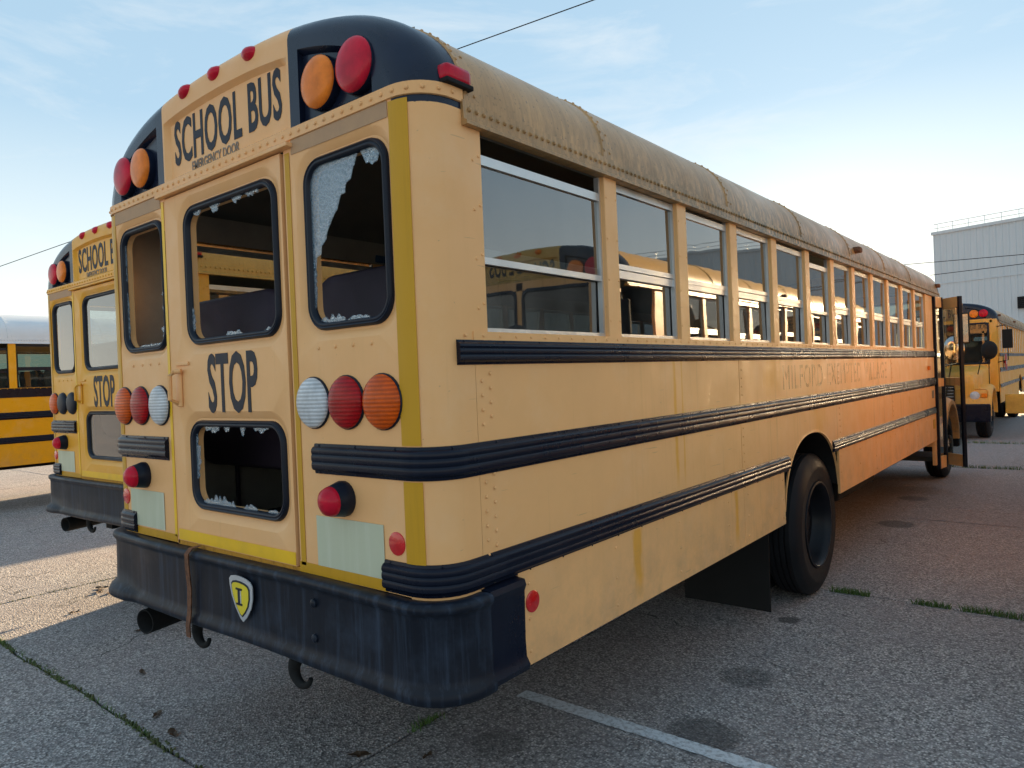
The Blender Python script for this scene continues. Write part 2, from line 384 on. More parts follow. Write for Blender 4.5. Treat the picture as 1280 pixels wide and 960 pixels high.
# ------------------------------------------------------------------ the school bus
S = 1.22; RC = 0.14; ARC = RC * math.pi / 2; X0 = S - RC
LB = 10.05                      # cowl plane
ZH = 2.745                      # rivet band below the rear cap
def plan(s):
    """plan outline of the right rear corner; s = x on the rear wall, then the arc, then along the side"""
    if s <= X0: return (s, 0.0, 0.0, -1.0)
    a = (s - X0) / RC
    if s <= X0 + ARC: return (X0 + RC*math.sin(a), RC - RC*math.cos(a), math.sin(a), -math.cos(a))
    return (S, RC + s - X0 - ARC, 1.0, 0.0)
def sY(y): return X0 + ARC + y - RC
def path(s0, s1):
    pts = [s0] + ([X0 + ARC*k/8 for k in range(9)]) + [s1]
    return [plan(s) for s in sorted(set(p for p in pts if s0 - 1e-6 <= p <= s1 + 1e-6))]
def mpath(p): return [(-x, y, -nx, ny) for x, y, nx, ny in p]
RAILP = [(0,0),(.005,.01),(.007,.10),(.015,.13),(.021,.20),(.022,.30),(.0205,.37),(.0185,.40),(.0205,.43),(.022,.48),(.022,.58),(.0205,.62),(.0185,.65),(.0205,.68),(.022,.74),(.020,.82),(.014,.88),(.007,.91),(.005,.99),(0,1)]
def railprof(z0, z1, k=1.0): return [(o*k, z0 + t*(z1-z0)) for o, t in RAILP]
NEXP, ZB, HR = 2.6, 2.70, 0.49
def roof_pts(n=40, off=0.0):
    """cross-section of the roof, right to left, pushed inwards by off"""
    P = []
    for k in range(n + 1):
        a = math.pi * k / n; c, s_ = math.cos(a), math.sin(a)
        P.append((S * math.copysign(abs(c) ** (2/NEXP), c), ZB + HR * abs(s_) ** (2/NEXP)))
    if off == 0: return P
    Q = []
    for k, (x, z) in enumerate(P):
        a = P[max(k-1, 0)]; b = P[min(k+1, n)]; tx, tz = b[0]-a[0], b[1]-a[1]; l = math.hypot(tx, tz)
        nx, nz = (tz/l, -tx/l)
        o = off(nx, nz) if callable(off) else off
        Q.append((x - nx*o, z - nz*o))
    return Q
PIL = [1.144, 1.851, 2.539, 3.238, 3.958, 4.622, 5.289, 5.99, 6.68, 7.39, 8.12, 8.90]
ZSILL, ZTOP = 1.947, 2.66
SEAMS = [1.11, 2.48, 3.85, 5.21, 6.58, 7.93]
def rivet(mb, p, n, r=0.0075, h=0.005):
    n = Vector(n); u = n.orthogonal().normalized(); v = n.cross(u); p = Vector(p)
    ring = [p + (u*math.cos(k*math.pi/3) + v*math.sin(k*math.pi/3))*r for k in range(6)]
    ring2 = [p + n*h*0.75 + (u*math.cos(k*math.pi/3) + v*math.sin(k*math.pi/3))*r*0.65 for k in range(6)]
    a = mb.pts(ring); b = mb.pts(ring2); t = mb.pts([p + n*h])
    for k in range(6):
        j = (k+1) % 6; mb.face((a[k], a[j], b[j], b[k])); mb.face((b[k], b[j], t[0]))

def cap_mesh(black=True):
    """rounded end cap: rounding rolls in from the roof section to a flat face with a recessed sign panel and lamp recesses"""
    mb = MB(); n = 56
    def rad(nx, nz): return 0.055 + 0.085 * min(1, abs(nx)*1.15)
    P = roof_pts(n); loops = []
    def pods(i): 
        x = P[i][0]; return abs(x) > 0.53
    base = []
    for k in range(n + 1):
        a = P[max(k-1,0)]; b = P[min(k+1,n)]; tx, tz = b[0]-a[0], b[1]-a[1]; l = math.hypot(tx, tz); base.append((tz/l, -tx/l))
    for th in (0, 18, 36, 54, 72, 90):
        t = R_(th); lp = []
        for (x, z), (nx, nz) in zip(P, base):
            r = rad(nx, nz); o = r * (1 - math.cos(t)); lp.append((x - nx*o, max(0.17, r) - r*math.sin(t) - (max(0.17, r) - r), z - nz*o))
        loops.append(lp)
    loops.insert(0, [(x, 0.20, z) for x, z in P])
    ids = [mb.pts(l) for l in loops]
    for a, b in zip(ids, ids[1:]):
        for i in range(n):
            xm = (P[i][0] + P[i+1][0]) / 2
            mb.cur = 1 if (black and abs(xm) > 0.52) else 0
            mb.face((a[i], a[i+1], b[i+1], b[i]))
    top = loops[-1]
    # face columns
    xs = sorted(set([round(x, 4) for x, y, z in top]))
    def ztop(x):
        for (xa, _, za), (xb, _, zb) in zip(top, top[1:]):
            if xb - 1e-9 <= x <= xa + 1e-9:
                f = 0 if abs(xa-xb) < 1e-9 else (xa - x)/(xa - xb); return za + (zb - za)*f
        return ZB
    cols = [x for x, y, z in top]
    extra = [-.50, -.475, .475, .50, -.55, .55, -.575, .575, .995, .97, -.995, -.97]
    # keep the outline vertices and add the panel edges
    allx = sorted(cols + [x for x in extra if min(abs(x-c) for c in cols) > 1e-4], reverse=True)
    def rows(x):
        zt = ztop(x); zb = ZH - 0.02; ax = abs(x)
        if zt < zb + 0.08: return [(zb + (zt-zb)*f, 0.0) for f in (0, .2, .4, .6, .8, 1)]
        d = 0.0
        if ax <= 0.4751: d = 0.022
        elif 0.5749 <= ax <= 0.9701: d = 0.024
        mt = 0.062 if ax < .51 else 0.045
        a, b_ = zb + 0.045, zb + 0.062
        if zt - mt - 0.018 <= b_: d = 0.0; return [(zb + (zt-zb)*f, 0.0) for f in (0, .2, .4, .6, .8, 1)]
        return [(zb, 0), (a, 0), (b_, d), (zt - mt - 0.018, d), (zt - mt, 0), (zt, 0)]
    prev = None
    for x in allx:
        ii = mb.pts([(x, y, z) for z, y in rows(x)])
        if prev is not None:
            xm = (x + px) / 2; mb.cur = 1 if (black and abs(xm) > 0.52) else 0
            for k in range(5): mb.face((prev[k], ii[k], ii[k+1], prev[k+1]))
        prev, px = ii, x
    mb.cur = 0
    return mb

def lamp(parent, c, axis, r, matk, name='lamp', dome=0.045, base=0.025, bez='rubber'):
    mb = MB(); prof = [(r*1.02, -0.02), (r*1.03, base*0.5), (r*1.0, base)]
    mb.lathe(prof, c, axis, 28); o = mb.build(name + '_bezel', bez, parent, True)
    mb = MB(); prof = [(r*0.985, base*0.6), (r*0.985, base + 0.004)]
    for k in range(1, 8):
        a = R_(90*k/7); prof.append((max(0.0, r*0.97*math.cos(a)**0.8) if k < 7 else 0.0, base + 0.004 + dome*math.sin(a)))
    mb.lathe(prof, c, axis, 28); l = mb.build('lens', matk, o, True, 50)
    mb = MB(); ax = Vector(axis).normalized(); u = ax.orthogonal().normalized(); v = ax.cross(u)
    for k in range(6):
        a = math.pi*k/3 + 0.3; rivet(mb, Vector(c) + ax*(base + dome*0.42) + (u*math.cos(a) + v*math.sin(a))*r*0.86, ax, 0.006, 0.004)
    tag(mb.build('screws', 'dark', o), kind='stuff')
    return o

def rear_window(parent, rect, y, state, seed, label=None):
    """rubber gasket, and either a pane or the shards left in the gasket"""
    x0, x1, z0, z1 = rect; rnd = random.Random(seed)
    mb = MB(); ls = []
    prof = [(0.0, 0.014), (0.002, -0.004), (0.009, -0.011), (0.015, -0.007), (0.019, -0.010), (0.027, -0.007), (0.032, 0.014)]
    for ins, dy in prof: ls.append([(x, y + dy, z) for x, z in rrect(x0+ins, x1-ins, z0+ins, z1-ins, 0.095 - ins*0.8, 7)])
    mb.loops(ls); g = mb.build('window_gasket', 'rubber', parent, True, 60)
    ix0, ix1, iz0, iz1 = x0 + .032, x1 - .032, z0 + .032, z1 - .032
    if state == 'pane':
        mb = MB(); lp = rrect(ix0, ix1, iz0, iz1, .07, 5); a = mb.pts([(x, y + 0.008, z) for x, z in lp]); mb.face(a)
        mb.build('pane', 'glass', g, fixn=False)
        return g
    # shards: list of (edge, t0, t1, height)
    def pt(edge, t, h):
        if edge == 'b': return (ix0 + t*(ix1-ix0), iz0 + h)
        if edge == 't': return (ix0 + t*(ix1-ix0), iz1 - h)
        if edge == 'l': return (ix0 + h, iz0 + t*(iz1-iz0))
        return (ix1 - h, iz0 + t*(iz1-iz0))
    for edge, t0, t1, h in state:
        n = max(4, int((t1-t0)*((ix1-ix0) if edge in 'bt' else (iz1-iz0))/0.012))
        out_ = []; inn = []
        for k in range(n + 1):
            t = t0 + (t1-t0)*k/n; f = math.sin(math.pi*min(1, max(0, k/n)))**0.5 if 0 < k < n else 0.05
            out_.append(pt(edge, t, -0.012)); inn.append(pt(edge, t, h*f*rnd.uniform(0.15, 0.72)))
        mb = MB(); ls = [[(x, y + d, z) for x, z in out_] for d in (0.006,)] + [[(x, y + 0.006, z) for x, z in inn], [(x, y + 0.011, z) for x, z in inn], [(x, y + 0.011, z) for x, z in out_]]
        mb.loops(ls, closed=False); mb.build('glass_shard', 'crazed', g)
    return g

def wheel(parent, x_out, y, r, sgn, dual, name='wheel'):
    wd = 0.28
    def tyre(xo):
        mb = MB(); c = (0, y, r); ax = (sgn, 0, 0)
        pr = [(r*0.60, xo-0.03), (r*0.62, xo-0.006), (r*0.70, xo+0.004), (r*0.78, xo+0.003), (r*0.80, xo+0.006), (r*0.83, xo+0.001), (r*0.90, xo-0.010), (r*0.955, xo-0.026), (r*0.985, xo-0.048)]
        for k in range(4):
            a = xo - 0.055 - k*(wd-0.11)/4; b = a - (wd-0.11)/4 + 0.014
            pr += [(r, a), (r, b), (r*0.972, b-0.002), (r*0.972, b-0.011)]
        pr += [(r*0.985, xo-wd+0.048), (r*0.90, xo-wd+0.012), (r*0.62, xo-wd)]
        mb.lathe(pr, c, ax, 64, cap=False); return mb
    t = tyre(x_out).build(name, 'tyre', parent, True, 40)
    if dual: tyre(x_out - 0.32).build('inner_tyre', 'tyre', t, True, 40)
    mb = MB(); xo = x_out; c = (0, y, r)
    mb.lathe([(r*0.615, xo-0.012), (r*0.61, xo+0.004), (r*0.585, xo+0.006), (r*0.565, xo-0.012), (r*0.545, xo-0.05), (r*0.53, xo-0.10),
              (r*0.50, xo-0.135), (r*0.42, xo-0.15 if dual else xo-0.05), (r*0.27, xo-0.16 if dual else xo-0.04), (r*0.25, xo-0.155 if dual else xo-0.02), (r*0.25, xo-0.115 if dual else xo+0.03), (r*0.18, xo-0.10 if dual else xo+0.05), (0.0, xo-0.10 if dual else xo+0.05)], c, (sgn,0,0), 48, cap=False)
    ro = mb.build('rim', 'rim', t, True, 40)
    mb = MB()
    for k in range(10):
        a = 2*math.pi*k/10; rr = r*0.34; xx = xo - (0.155 if dual else 0.045)
        mb.lathe([(0.016, 0), (0.016, 0.025), (0.008, 0.03)], (sgn*xx, y + rr*math.cos(a), r + rr*math.sin(a)), (sgn,0,0), 6)
    mb.build('wheel_nuts', 'rim', t)
    return t

def arch_z(y, yc, hw, zb, h):
    u = (y - yc) / hw
    return zb if abs(u) >= 1 else zb + h * (1 - abs(u)**2.3) ** (1/2.0)

def build_bus(root, P):
    """P: paint, roof, broken (bool), detail (bool), band (bool)"""
    paintk, roofk = P['paint'], P['roof']
    def part(mb, name, m_, parent=root, **k): return mb.build(name, m_, parent, **k)
    rd = random.Random(P.get('seed', 1))
    # ---------------- rear wall with window openings
    def opening(mb, rect, win, y0, e=0.04):
        x0, x1, z0, z1 = rect; a, b, c, d = win
        ls = [[(x, y0, z) for x, z in rrect(x0, x1, z0, z1, .0005, 7)],
              [(x, y0, z) for x, z in rrect(a-e, b+e, c-e, d+e, .115, 7)],
              [(x, y0+.004, z) for x, z in rrect(a-e+.008, b+e-.008, c-e+.008, d+e-.008, .112, 7)],
              [(x, y0+.018, z) for x, z in rrect(a-.008, b+.008, c-.008, d+.008, .10, 7)],
              [(x, y0+.018, z) for x, z in rrect(a+.028, b-.028, c+.028, d-.028, .07, 7)],
              [(x, y0+.055, z) for x, z in rrect(a+.028, b-.028, c+.028, d-.028, .07, 7)]]
        mb.loops(ls)
    WR = (.564, 1.040, 1.988, 2.630); WL = (-1.042, -.566, 1.988, 2.625)
    DU = (-.362, .384, 1.990, 2.626); DL = (-.380, .378, 1.245, 1.653)
    DX0, DX1, DZ0, DZ1 = -.518, .444, 1.088, 2.690
    mb = MB(); opening(mb, (.462, X0, 1.86, 2.74), WR, 0.0, 0.038)
    a = mb.pts([(.462,0,1.07),(X0,0,1.07),(X0,0,1.86),(.462,0,1.86)]); mb.face(a)
    mb.box(.456, .462, 0.0, .03, 1.07, 2.72)
    pr = part(mb, 'rear_panel', paintk, smooth=True, angle=25)
    mb = MB(); opening(mb, (-X0, -.530, 1.86, 2.74), WL, 0.0, 0.035)
    a = mb.pts([(-X0,0,1.07),(-.530,0,1.07),(-.530,0,1.86),(-X0,0,1.86)]); mb.face(a)
    mb.box(-.530, -.518, 0.0, .03, 1.07, 2.72)
    pl = part(mb, 'rear_panel', paintk, smooth=True, angle=25)
    mb = MB(); a = mb.pts([(-.518,.022,1.07),(.45,.022,1.07),(.45,.022,1.095),(-.518,.022,1.095)]); mb.face(a)
    mb.box(-.53, .462, .0, .05, 1.066, 1.086); part(mb, 'door_sill', 'sill_rust')
    # emergency door
    dy = -0.004
    mb = MB(); opening(mb, (DX0+.008, DX1-.008, 1.83, DZ1), DU, dy); opening(mb, (DX0+.008, DX1-.008, DZ0, 1.83), DL, dy)
    lo = [(DX0+.008, DZ0), (DX1-.008, DZ0), (DX1-.008, DZ1), (DX0+.008, DZ1)]
    mb.loops([[(x, dy, z) for x, z in lo], [(x, dy+.035, z) for x, z in lo]])
    door = part(mb, 'emergency_door', paintk, smooth=True, angle=25)
    # dark gap behind the door edge
    mb = MB(); lo1 = [(DX0-.004, DZ0-.002), (.456, DZ0-.002), (.456, DZ1+.02), (DX0-.004, DZ1+.02)]
    lo2 = [(DX0+.04, DZ0+.04), (DX1-.04, DZ0+.04), (DX1-.04, DZ1-.04), (DX0+.04, DZ1-.04)]
    mb.loops([[(x, .016, z) for x, z in lo1], [(x, .0255, z) for x, z in lo2]]); part(mb, 'door_seal', 'rubber')
    # door header lip
    mb = MB(); mb.box(-.560, .520, -.030, .01, 2.696, 2.712, .003); part(mb, 'door_gutter', paintk)
    # corner posts
    for sg in (1, -1):
        mb = MB()
        lo_p = path(X0, sY(.205)); hi_p = path(X0, sY(.278))
        for pp, z0, z1 in ((lo_p, 1.06, 1.95), (hi_p, 1.95, 2.70)):
            if sg < 0: pp = mpath(pp)
            mb.loops([[(x, y, z0) for x, y, _, _ in pp], [(x, y, z1) for x, y, _, _ in pp]], closed=False)
        q = hi_p[-1]; xx = sg*q[0]
        mb.loops([[(xx, .278, 1.95), (xx, .278, 2.70)], [(sg*(S-.05), .278, 1.95), (sg*(S-.05), .278, 2.70)]], closed=False)
        part(mb, 'corner_post', paintk, smooth=True, angle=40)
    # windows
    if P['broken']:
        shR = [('b', .02, .42, .045), ('b', .45, .75, .022), ('l', .1, .55, .02), ('t', .72, .98, .085), ('r', .6, .98, .012)]
        shL = [('l', .03, .5, .022), ('r', .22, .48, .06), ('b', .3, .95, .018), ('r', .02, .20, .085), ('l', .6, .95, .012)]
        shD = [('t', .06, .16, .03), ('t', .28, .40, .05), ('t', .55, .66, .055), ('t', .70, .85, .035), ('l', .05, .25, .035), ('b', .42, .60, .045), ('b', .86, .93, .02)]
        shE = [('t', .12, .30, .05), ('t', .36, .42, .045), ('t', .55, .60, .06), ('t', .70, .86, .035), ('l', .30, .95, .05), ('b', .06, .46, .065), ('b', .55, .70, .03), ('b', .82, .96, .025)]
    else: shR = shL = shD = shE = 'pane'
    gR = rear_window(pr, WR, .012, shR, 3); rear_window(pl, WL, .012, shL, 4); rear_window(door, DU, dy+.012, shD, 5); rear_window(door, DL, dy+.012, shE, 6)
    if P['broken']:
        # large crazed remnant in the upper corner
        rn = random.Random(9); ix0, iz1 = WR[0]+.028, WR[3]-.028
        edge = []
        n = 26
        for k in range(n + 1):
            t = k/n
            ex = ix0 + .018 + .27*(t**1.15) + rn.uniform(-.008, .008); ez = iz1 - .36*(1-t)**0.92 + rn.uniform(-.008, .008)
            edge.append((ex, min(ez, iz1)))
        mb = MB(); f = [(ix0, iz1 - .42)] + edge + [(ix0, iz1)]
        a = mb.pts([(x, .018, z) for x, z in f]); b = mb.pts([(x, .023, z) for x, z in f]); mb.face(a); mb.face(b[::-1])
        for k in range(len(f)): j = (k+1) % len(f); mb.face((a[k], a[j], b[j], b[k]))
        part(mb, 'glass_shard', 'crazed', gR)
    # STOP and handle on the door
    text_mesh('STOP', .400, .262, (.018, dy-.0012, 1.816), 'stop_lettering', 'letter', door, bold=.022)
    mb = MB(); mb.box(-.462, -.412, dy-.012, dy, 1.715, 1.885, .006); hd = part(mb, 'handle_plate', paintk, door, smooth=True)
    mb = MB(); mb.tube([(-.448, dy-.01, 1.73), (-.448, dy-.045, 1.75), (-.445, dy-.045, 1.86), (-.425, dy-.03, 1.878), (-.40, dy-.012, 1.88)], .011, 8); part(mb, 'door_handle', paintk, hd, smooth=True)
    mb = MB(); mb.box(-.462, -.345, dy-.008, dy, 1.905, 1.922, .003); part(mb, 'handle_ledge', paintk, door)
    # reflective tape
    def tape(x0, x1, z0, z1, m_, y=-.0025): 
        mb = MB(); mb.box(x0, x1, y, y+.001, z0, z1); part(mb, 'reflective_tape', m_)
    mb = MB(); pp = path(1.066, 1.144)
    for z0, z1 in ((1.086, 1.455), (1.575, 2.715)): mb.sweep(pp, [(.0005, z0), (.003, z0), (.003, z1), (.0005, z1)])
    part(mb, 'reflective_tape', 'tape_ochre', smooth=True)
    mb = MB()
    for z0, z1 in ((1.086, 1.455), (1.575, 2.715)): mb.sweep(mpath(pp), [(.0005, z0), (.003, z0), (.003, z1), (.0005, z1)])
    part(mb, 'reflective_tape', 'tape_ochre', smooth=True)
    tape(-.556, -.532, 1.10, 2.685, 'tape_yellow'); tape(.466, .496, 1.10, 2.68, 'tape_ochre')
    tape(.51, 1.06, 2.668, 2.722, 'tape_beige'); tape(-1.07, -.565, 2.660, 2.722, 'tape_beige')
    tape(DX0+.010, DX1-.010, 1.092, 1.142, 'tape_yellow', dy-.0025); tape(.455, .965, 1.072, 1.112, 'tape_ochre'); tape(-1.06, -.535, 1.072, 1.108, 'tape_ochre')
    # number plate sized stickers, reflectors, marker lamps
    mb = MB(); mb.box(.575, .955, -.0035, -.002, 1.112, 1.300); part(mb, 'sticker', 'sticker')
    mb = MB(); mb.box(-1.020, -.655, -.0035, -.002, 1.115, 1.298); part(mb, 'sticker', 'sticker')
    for x, y, z, ax in ((1.020, 0, 1.243, (0,-1,0)), (-1.075, 0, 1.252, (0,-1,0)), (S+.006, .461, .959, (1,0,0)), (-S-.006, .461, .959, (-1,0,0))):
        mb = MB(); mb.lathe([(.040, 0), (.040, .003), (.036, .005), (.012, .0055), (.006, .007), (0, .007)], (x, y, z), ax, 24); part(mb, 'reflector', 'reflector', smooth=True)
    for x in (.745, -.85):
        c = Vector((x, 0, 1.376)); ax = Vector((0, -1, -.04))
        mb = MB(); mb.lathe([(.064, -.003), (.066, .012), (.060, .035), (.055, .058), (.050, .060)], c, ax, 20); b_ = part(mb, 'marker_lamp', 'rubber', smooth=True)
        mb = MB(); mb.lathe([(.054, .056), (.054, .066), (.046, .084), (.026, .098), (0, .102)], c, ax, 20); part(mb, 'lens', 'red_s', b_, smooth=True)
    for x, k in ((.980, 'amber'), (.786, 'red'), (.590, 'clear'), (-1.040, 'amber'), (-.855, 'red'), (-.648, 'clear')):
        if not P['broken'] and x in (-.855, -.648): k = 'rubber'
        lamp(root, (x, -.002, 1.723), (0, -1, 0), .0955, k, 'tail_lamp', .022, .007)
    # bolts under the side windows
    mb = MB()
    for x in (.63, .73, .83, .93, -.93, -.83, -.74, -.65): rivet(mb, (x, 0, 1.925), (0,-1,0), .008, .006)
    tag(part(mb, 'bolts', paintk), kind='stuff')
    # ---------------- end cap
    for end in (0, 1):
        mb = cap_mesh(); 
        if end: mb.flip_y(LB + .02)
        cap = part(mb, 'end_cap', [roofk if P['detail'] is False else paintk, 'cap_black'], smooth=True, angle=38)
        fy = lambda y: (LB + .02 - y) if end else y
        dr = 1 if end else -1
        for x, k in ((.70, 'amber_s'), (.905, 'red_s'), (-.74, 'amber_s'), (-.935, 'red_s')):
            lamp(cap, (x, fy(.024), 2.888), (0, dr, 0), .096, k, 'warning_lamp', .022, .030, 'cap_black')
        for x in (-.29, -.03, .245):
            zt = ZB + HR*(1-(abs(x)/S)**NEXP)**(1/NEXP)
            mb = MB(); mb.lathe([(.052, 0), (.05, .014), (.036, .030), (.016, .038), (0, .04)], (0, 0, 0), (0, -1, 0), 18)
            mb.v = [(vx, vy, vz*.62) for vx, vy, vz in mb.v]
            sl_ = -.32*x
            mb.v = [(x + vx, fy(.018) + (vy if not end else -vy), zt - .050 + vz + vx*sl_) for vx, vy, vz in mb.v]
            part(mb, 'marker_lamp', 'red_s' if not end else 'amber_s', cap, smooth=True)
        text_mesh('SCHOOL BUS', .870, .205, (-.004, fy(.022) + dr*.0015, 2.935), 'sign_lettering', 'letter', cap, 'front' if end else 'rear', bold=.020, spacing=1.06)
        if not end: text_mesh('EMERGENCY DOOR', .400, .044, (-.085, .0205, 2.802), 'small_lettering', 'grey_letter', cap, 'rear', bold=.02)
    # rivet band
    mb = MB(); pr_ = [(0, ZH-.022), (.007, ZH-.020), (.008, ZH+.02), (0, ZH+.024)]
    pth = path(0, sY(.19)); full = mpath(pth)[::-1] + pth[1:]
    mb.sweep(full, pr_); part(mb, 'rivet_band', paintk, smooth=True, angle=30)
    mb = MB(); s_ = 0.0
    while s_ < sY(.17):
        x, y, nx, ny = plan(s_); 
        rivet(mb, (x + nx*.008, y + ny*.008, ZH), (nx, ny, 0), .0085, .006)
        if s_ > 0: rivet(mb, (-x - nx*.008, y + ny*.008, ZH), (-nx, ny, 0), .0085, .006)
        s_ += .052
    tag(part(mb, 'rivets', paintk), kind='stuff')
    # ---------------- roof
    P0 = roof_pts(44); ys = [.20] + SEAMS + [LB + .02 - .20]
    for k, (a, b) in enumerate(zip(ys, ys[1:])):
        mb = MB(); dz = .0015*(k % 2)
        mb.loops([[(x, a, z+dz) for x, z in P0], [(x, (a+b)/2, z+dz+.001) for x, z in P0], [(x, b, z+dz) for x, z in P0]], closed=False)
        part(mb, 'roof_panel', roofk, smooth=True, angle=60)
    rv = MB()
    for y in SEAMS + [.215]:
        mb = MB(); Q = roof_pts(44, -.006); P1 = roof_pts(44, .002)
        mb.loops([[(x, y-.022, z) for x, z in P1], [(x, y-.016, z) for x, z in Q], [(x, y+.016, z) for x, z in Q], [(x, y+.022, z) for x, z in P1]], closed=False)
        part(mb, 'roof_seam', roofk, smooth=True, angle=30)
        for k in range(1, 44):
            (xa, za), (xb, zb) = Q[k-1], Q[k+1]; tx, tz = xb-xa, zb-za; l = math.hypot(tx, tz); nrm = (tz/l, 0, -tx/l)
            rivet(rv, (Q[k][0], y - .010, Q[k][1]), nrm, .007, .005)
            if k % 2: rivet(rv, (Q[k][0] - nrm[0]*.005, y + .045, Q[k][1] - nrm[2]*.005), nrm, .007, .004)
    # gutter with rivets
    for sg in (1, -1):
        mb = MB(); g = [(.0, 2.735), (.010, 2.732), (.013, 2.668), (.026, 2.660), (.027, 2.648), (.012, 2.646), (-.03, 2.650)]
        mb.sweep([(sg*S, .185, sg, 0), (sg*S, LB - .12, sg, 0)], g); part(mb, 'gutter', roofk)
        y = .215
        while y < LB - .15:
            rivet(rv, (sg*(S+.0125), y, 2.703), (sg, 0, 0), .0095, .008); y += .038
    tag(part(rv, 'rivets', roofk), kind='stuff')
    # corner marker lamps and roof fixtures
    for sg in (1, -1):
        mb = MB(); mb.box(sg*1.200-.045, sg*1.200+.045, .10, .225, 2.772, 2.835, .018); b_ = part(mb, 'clearance_lamp', 'red_s', smooth=True, angle=50)
        mb = MB(); mb.box(sg*1.200-.049, sg*1.200+.047, .098, .228, 2.765, 2.782, .004); part(mb, 'lamp_base', 'dark', b_)
        for y, k in ((5.45, 'rust'), (LB-.25, 'rust')):
            mb = MB(); mb.box(sg*1.225-.035, sg*1.225+.035, y-.05, y+.05, 2.80, 2.85, .012); part(mb, 'clearance_lamp', k, smooth=True, angle=50)
    mb = MB(); mb.lathe([(.022, 0), (.022, .06), (.018, .065)], (.80, .33, 3.075), (0, 0, 1), 10); part(mb, 'roof_fitting', 'alu', smooth=True)
    # ---------------- side walls
    YD0, YD1 = 9.34, 10.02      # entrance door opening, right side only
    arch = (3.93, .67, .732, .555)
    segs = [.205, 2.545, 4.65, 6.70]
    def side_piece(sg, y0, y1, z0f, z1, off, m_, name):
        mb = MB(); n = max(2, int((y1-y0)/.04)) if z0f is not None and not isinstance(z0f, float) else 2
        X = sg*(S+off); zs = [z0f if isinstance(z0f, float) else z0f(y0 + (y1-y0)*k/n) for k in range(n+1)]
        yy = [y0 + (y1-y0)*k/n for k in range(n+1)]
        mb.loops([[(X, y, z1) for y in yy], [(X, y, z) for y, z in zip(yy, zs)], [(sg*(S-.012), y, z) for y, z in zip(yy, zs)]], closed=False)
        mb.loops([[(X, y0, z1), (X, y0, zs[0])], [(sg*(S-.01), y0, z1), (sg*(S-.01), y0, zs[0])]], closed=False)
        mb.loops([[(X, y1, z1), (X, y1, zs[-1])], [(sg*(S-.01), y1, z1), (sg*(S-.01), y1, zs[-1])]], closed=False)
        return part(mb, name, m_)
    rv = MB()
    for sg in (1, -1):
        yend = YD0 if sg > 0 else LB
        ss = segs + [yend]
        for k, (a, b) in enumerate(zip(ss, ss[1:])):
            zf = (lambda y: max(1.10, arch_z(y, *arch)+.004)) if (a < 4.5 and b > 3.3) else 1.10
            side_piece(sg, a+.0018, b-.0018, zf, 1.945, .0015*(k % 2), paintk, 'side_panel')
            for z in [1.13 + .05*j for j in range(17)]:
                if 1.44 < z < 1.59 or 1.82 < z: continue
                for dy_ in ((.03,) if k else (.03, .075)): rivet(rv, (sg*(S+.002), a + dy_, z + (.025 if dy_ > .05 else 0)), (sg,0,0), .0075, .005)
        # skirt
        for a, b in ((.382, 2.54), (2.54, 3.26), (4.60, 6.70), (6.70, yend)):
            side_piece(sg, a+.0015, b-.0015, .731, 1.12, .006, paintk, 'skirt_panel')
            y = a + .06
            while y < b:
                for z in (.78, .90, 1.03): rivet(rv, (sg*(S+.006), y, z), (sg,0,0), .008, .006)
                y += .62
        # arch lip
        mb = MB(); pts_ = []
        for k in range(31):
            y = 3.265 + (4.595-3.265)*k/30; pts_.append((y, arch_z(y, *arch)))
        mb.loops([[(sg*(S+.0035), y, z+.022) for y, z in pts_], [(sg*(S+.006), y, z+.002) for y, z in pts_], [(sg*(S-.010), y, z) for y, z in pts_]], closed=False)
        part(mb, 'wheel_arch', paintk, smooth=True, angle=50)
        # inside of the arch
        mb = MB(); mb.loops([[(sg*(S-.010), y, z+.006) for y, z in pts_], [(sg*.45, y, z+.05) for y, z in pts_]], closed=False); part(mb, 'wheel_well', 'dark'); mb = MB(); mb.box(min(sg*.42, sg*1.17), max(sg*.42, sg*1.17), 3.18, 4.68, 1.335, 1.35); mb.box(min(sg*.42, sg*.44), max(sg*.42, sg*.44), 3.18, 4.68, .98, 1.335); part(mb, 'wheel_housing', 'dark')
        # sill strip with rivets and pillars
        mb = MB(); mb.box(min(sg*(S-.03), sg*(S+.004)), max(sg*(S-.03), sg*(S+.004)), .20, yend, 1.918, 1.950); part(mb, 'sill', paintk)
        y = .16
        while y < yend: rivet(rv, (sg*(S+.004), y, 1.936), (sg,0,0), .007, .005); y += .09
        ends = PIL if sg > 0 else PIL + [9.62]
        for y in ends:
            mb = MB(); mb.box(min(sg*(S-.04), sg*(S+.001)), max(sg*(S-.04), sg*(S+.001)), y-.052, y+.052, 1.94, 2.66, .004); part(mb, 'pillar', 'paint_band' if P.get('band') == 2 else paintk)
            for z in (2.02, 2.2, 2.38, 2.56):
                for d_ in (-.04, .04): rivet(rv, (sg*(S+.001), y + d_, z), (sg,0,0), .006, .004)
        if sg > 0:
            mb = MB(); mb.box(S-.04, S+.001, 8.952, YD0, 1.94, 2.66); part(mb, 'door_post', paintk)
        else:
            mb = MB(); mb.box(-S-.001, -S+.04, 9.672, LB, 1.94, 2.66); part(mb, 'door_post', paintk)
        for z in (2.03, 2.2, 2.37, 2.54): 
            for y in (.235, .265): rivet(rv, (sg*S, y, z + (y-.235)*.6), (sg,0,0), .0065, .005)
        # windows
        edges = [.226] + ends
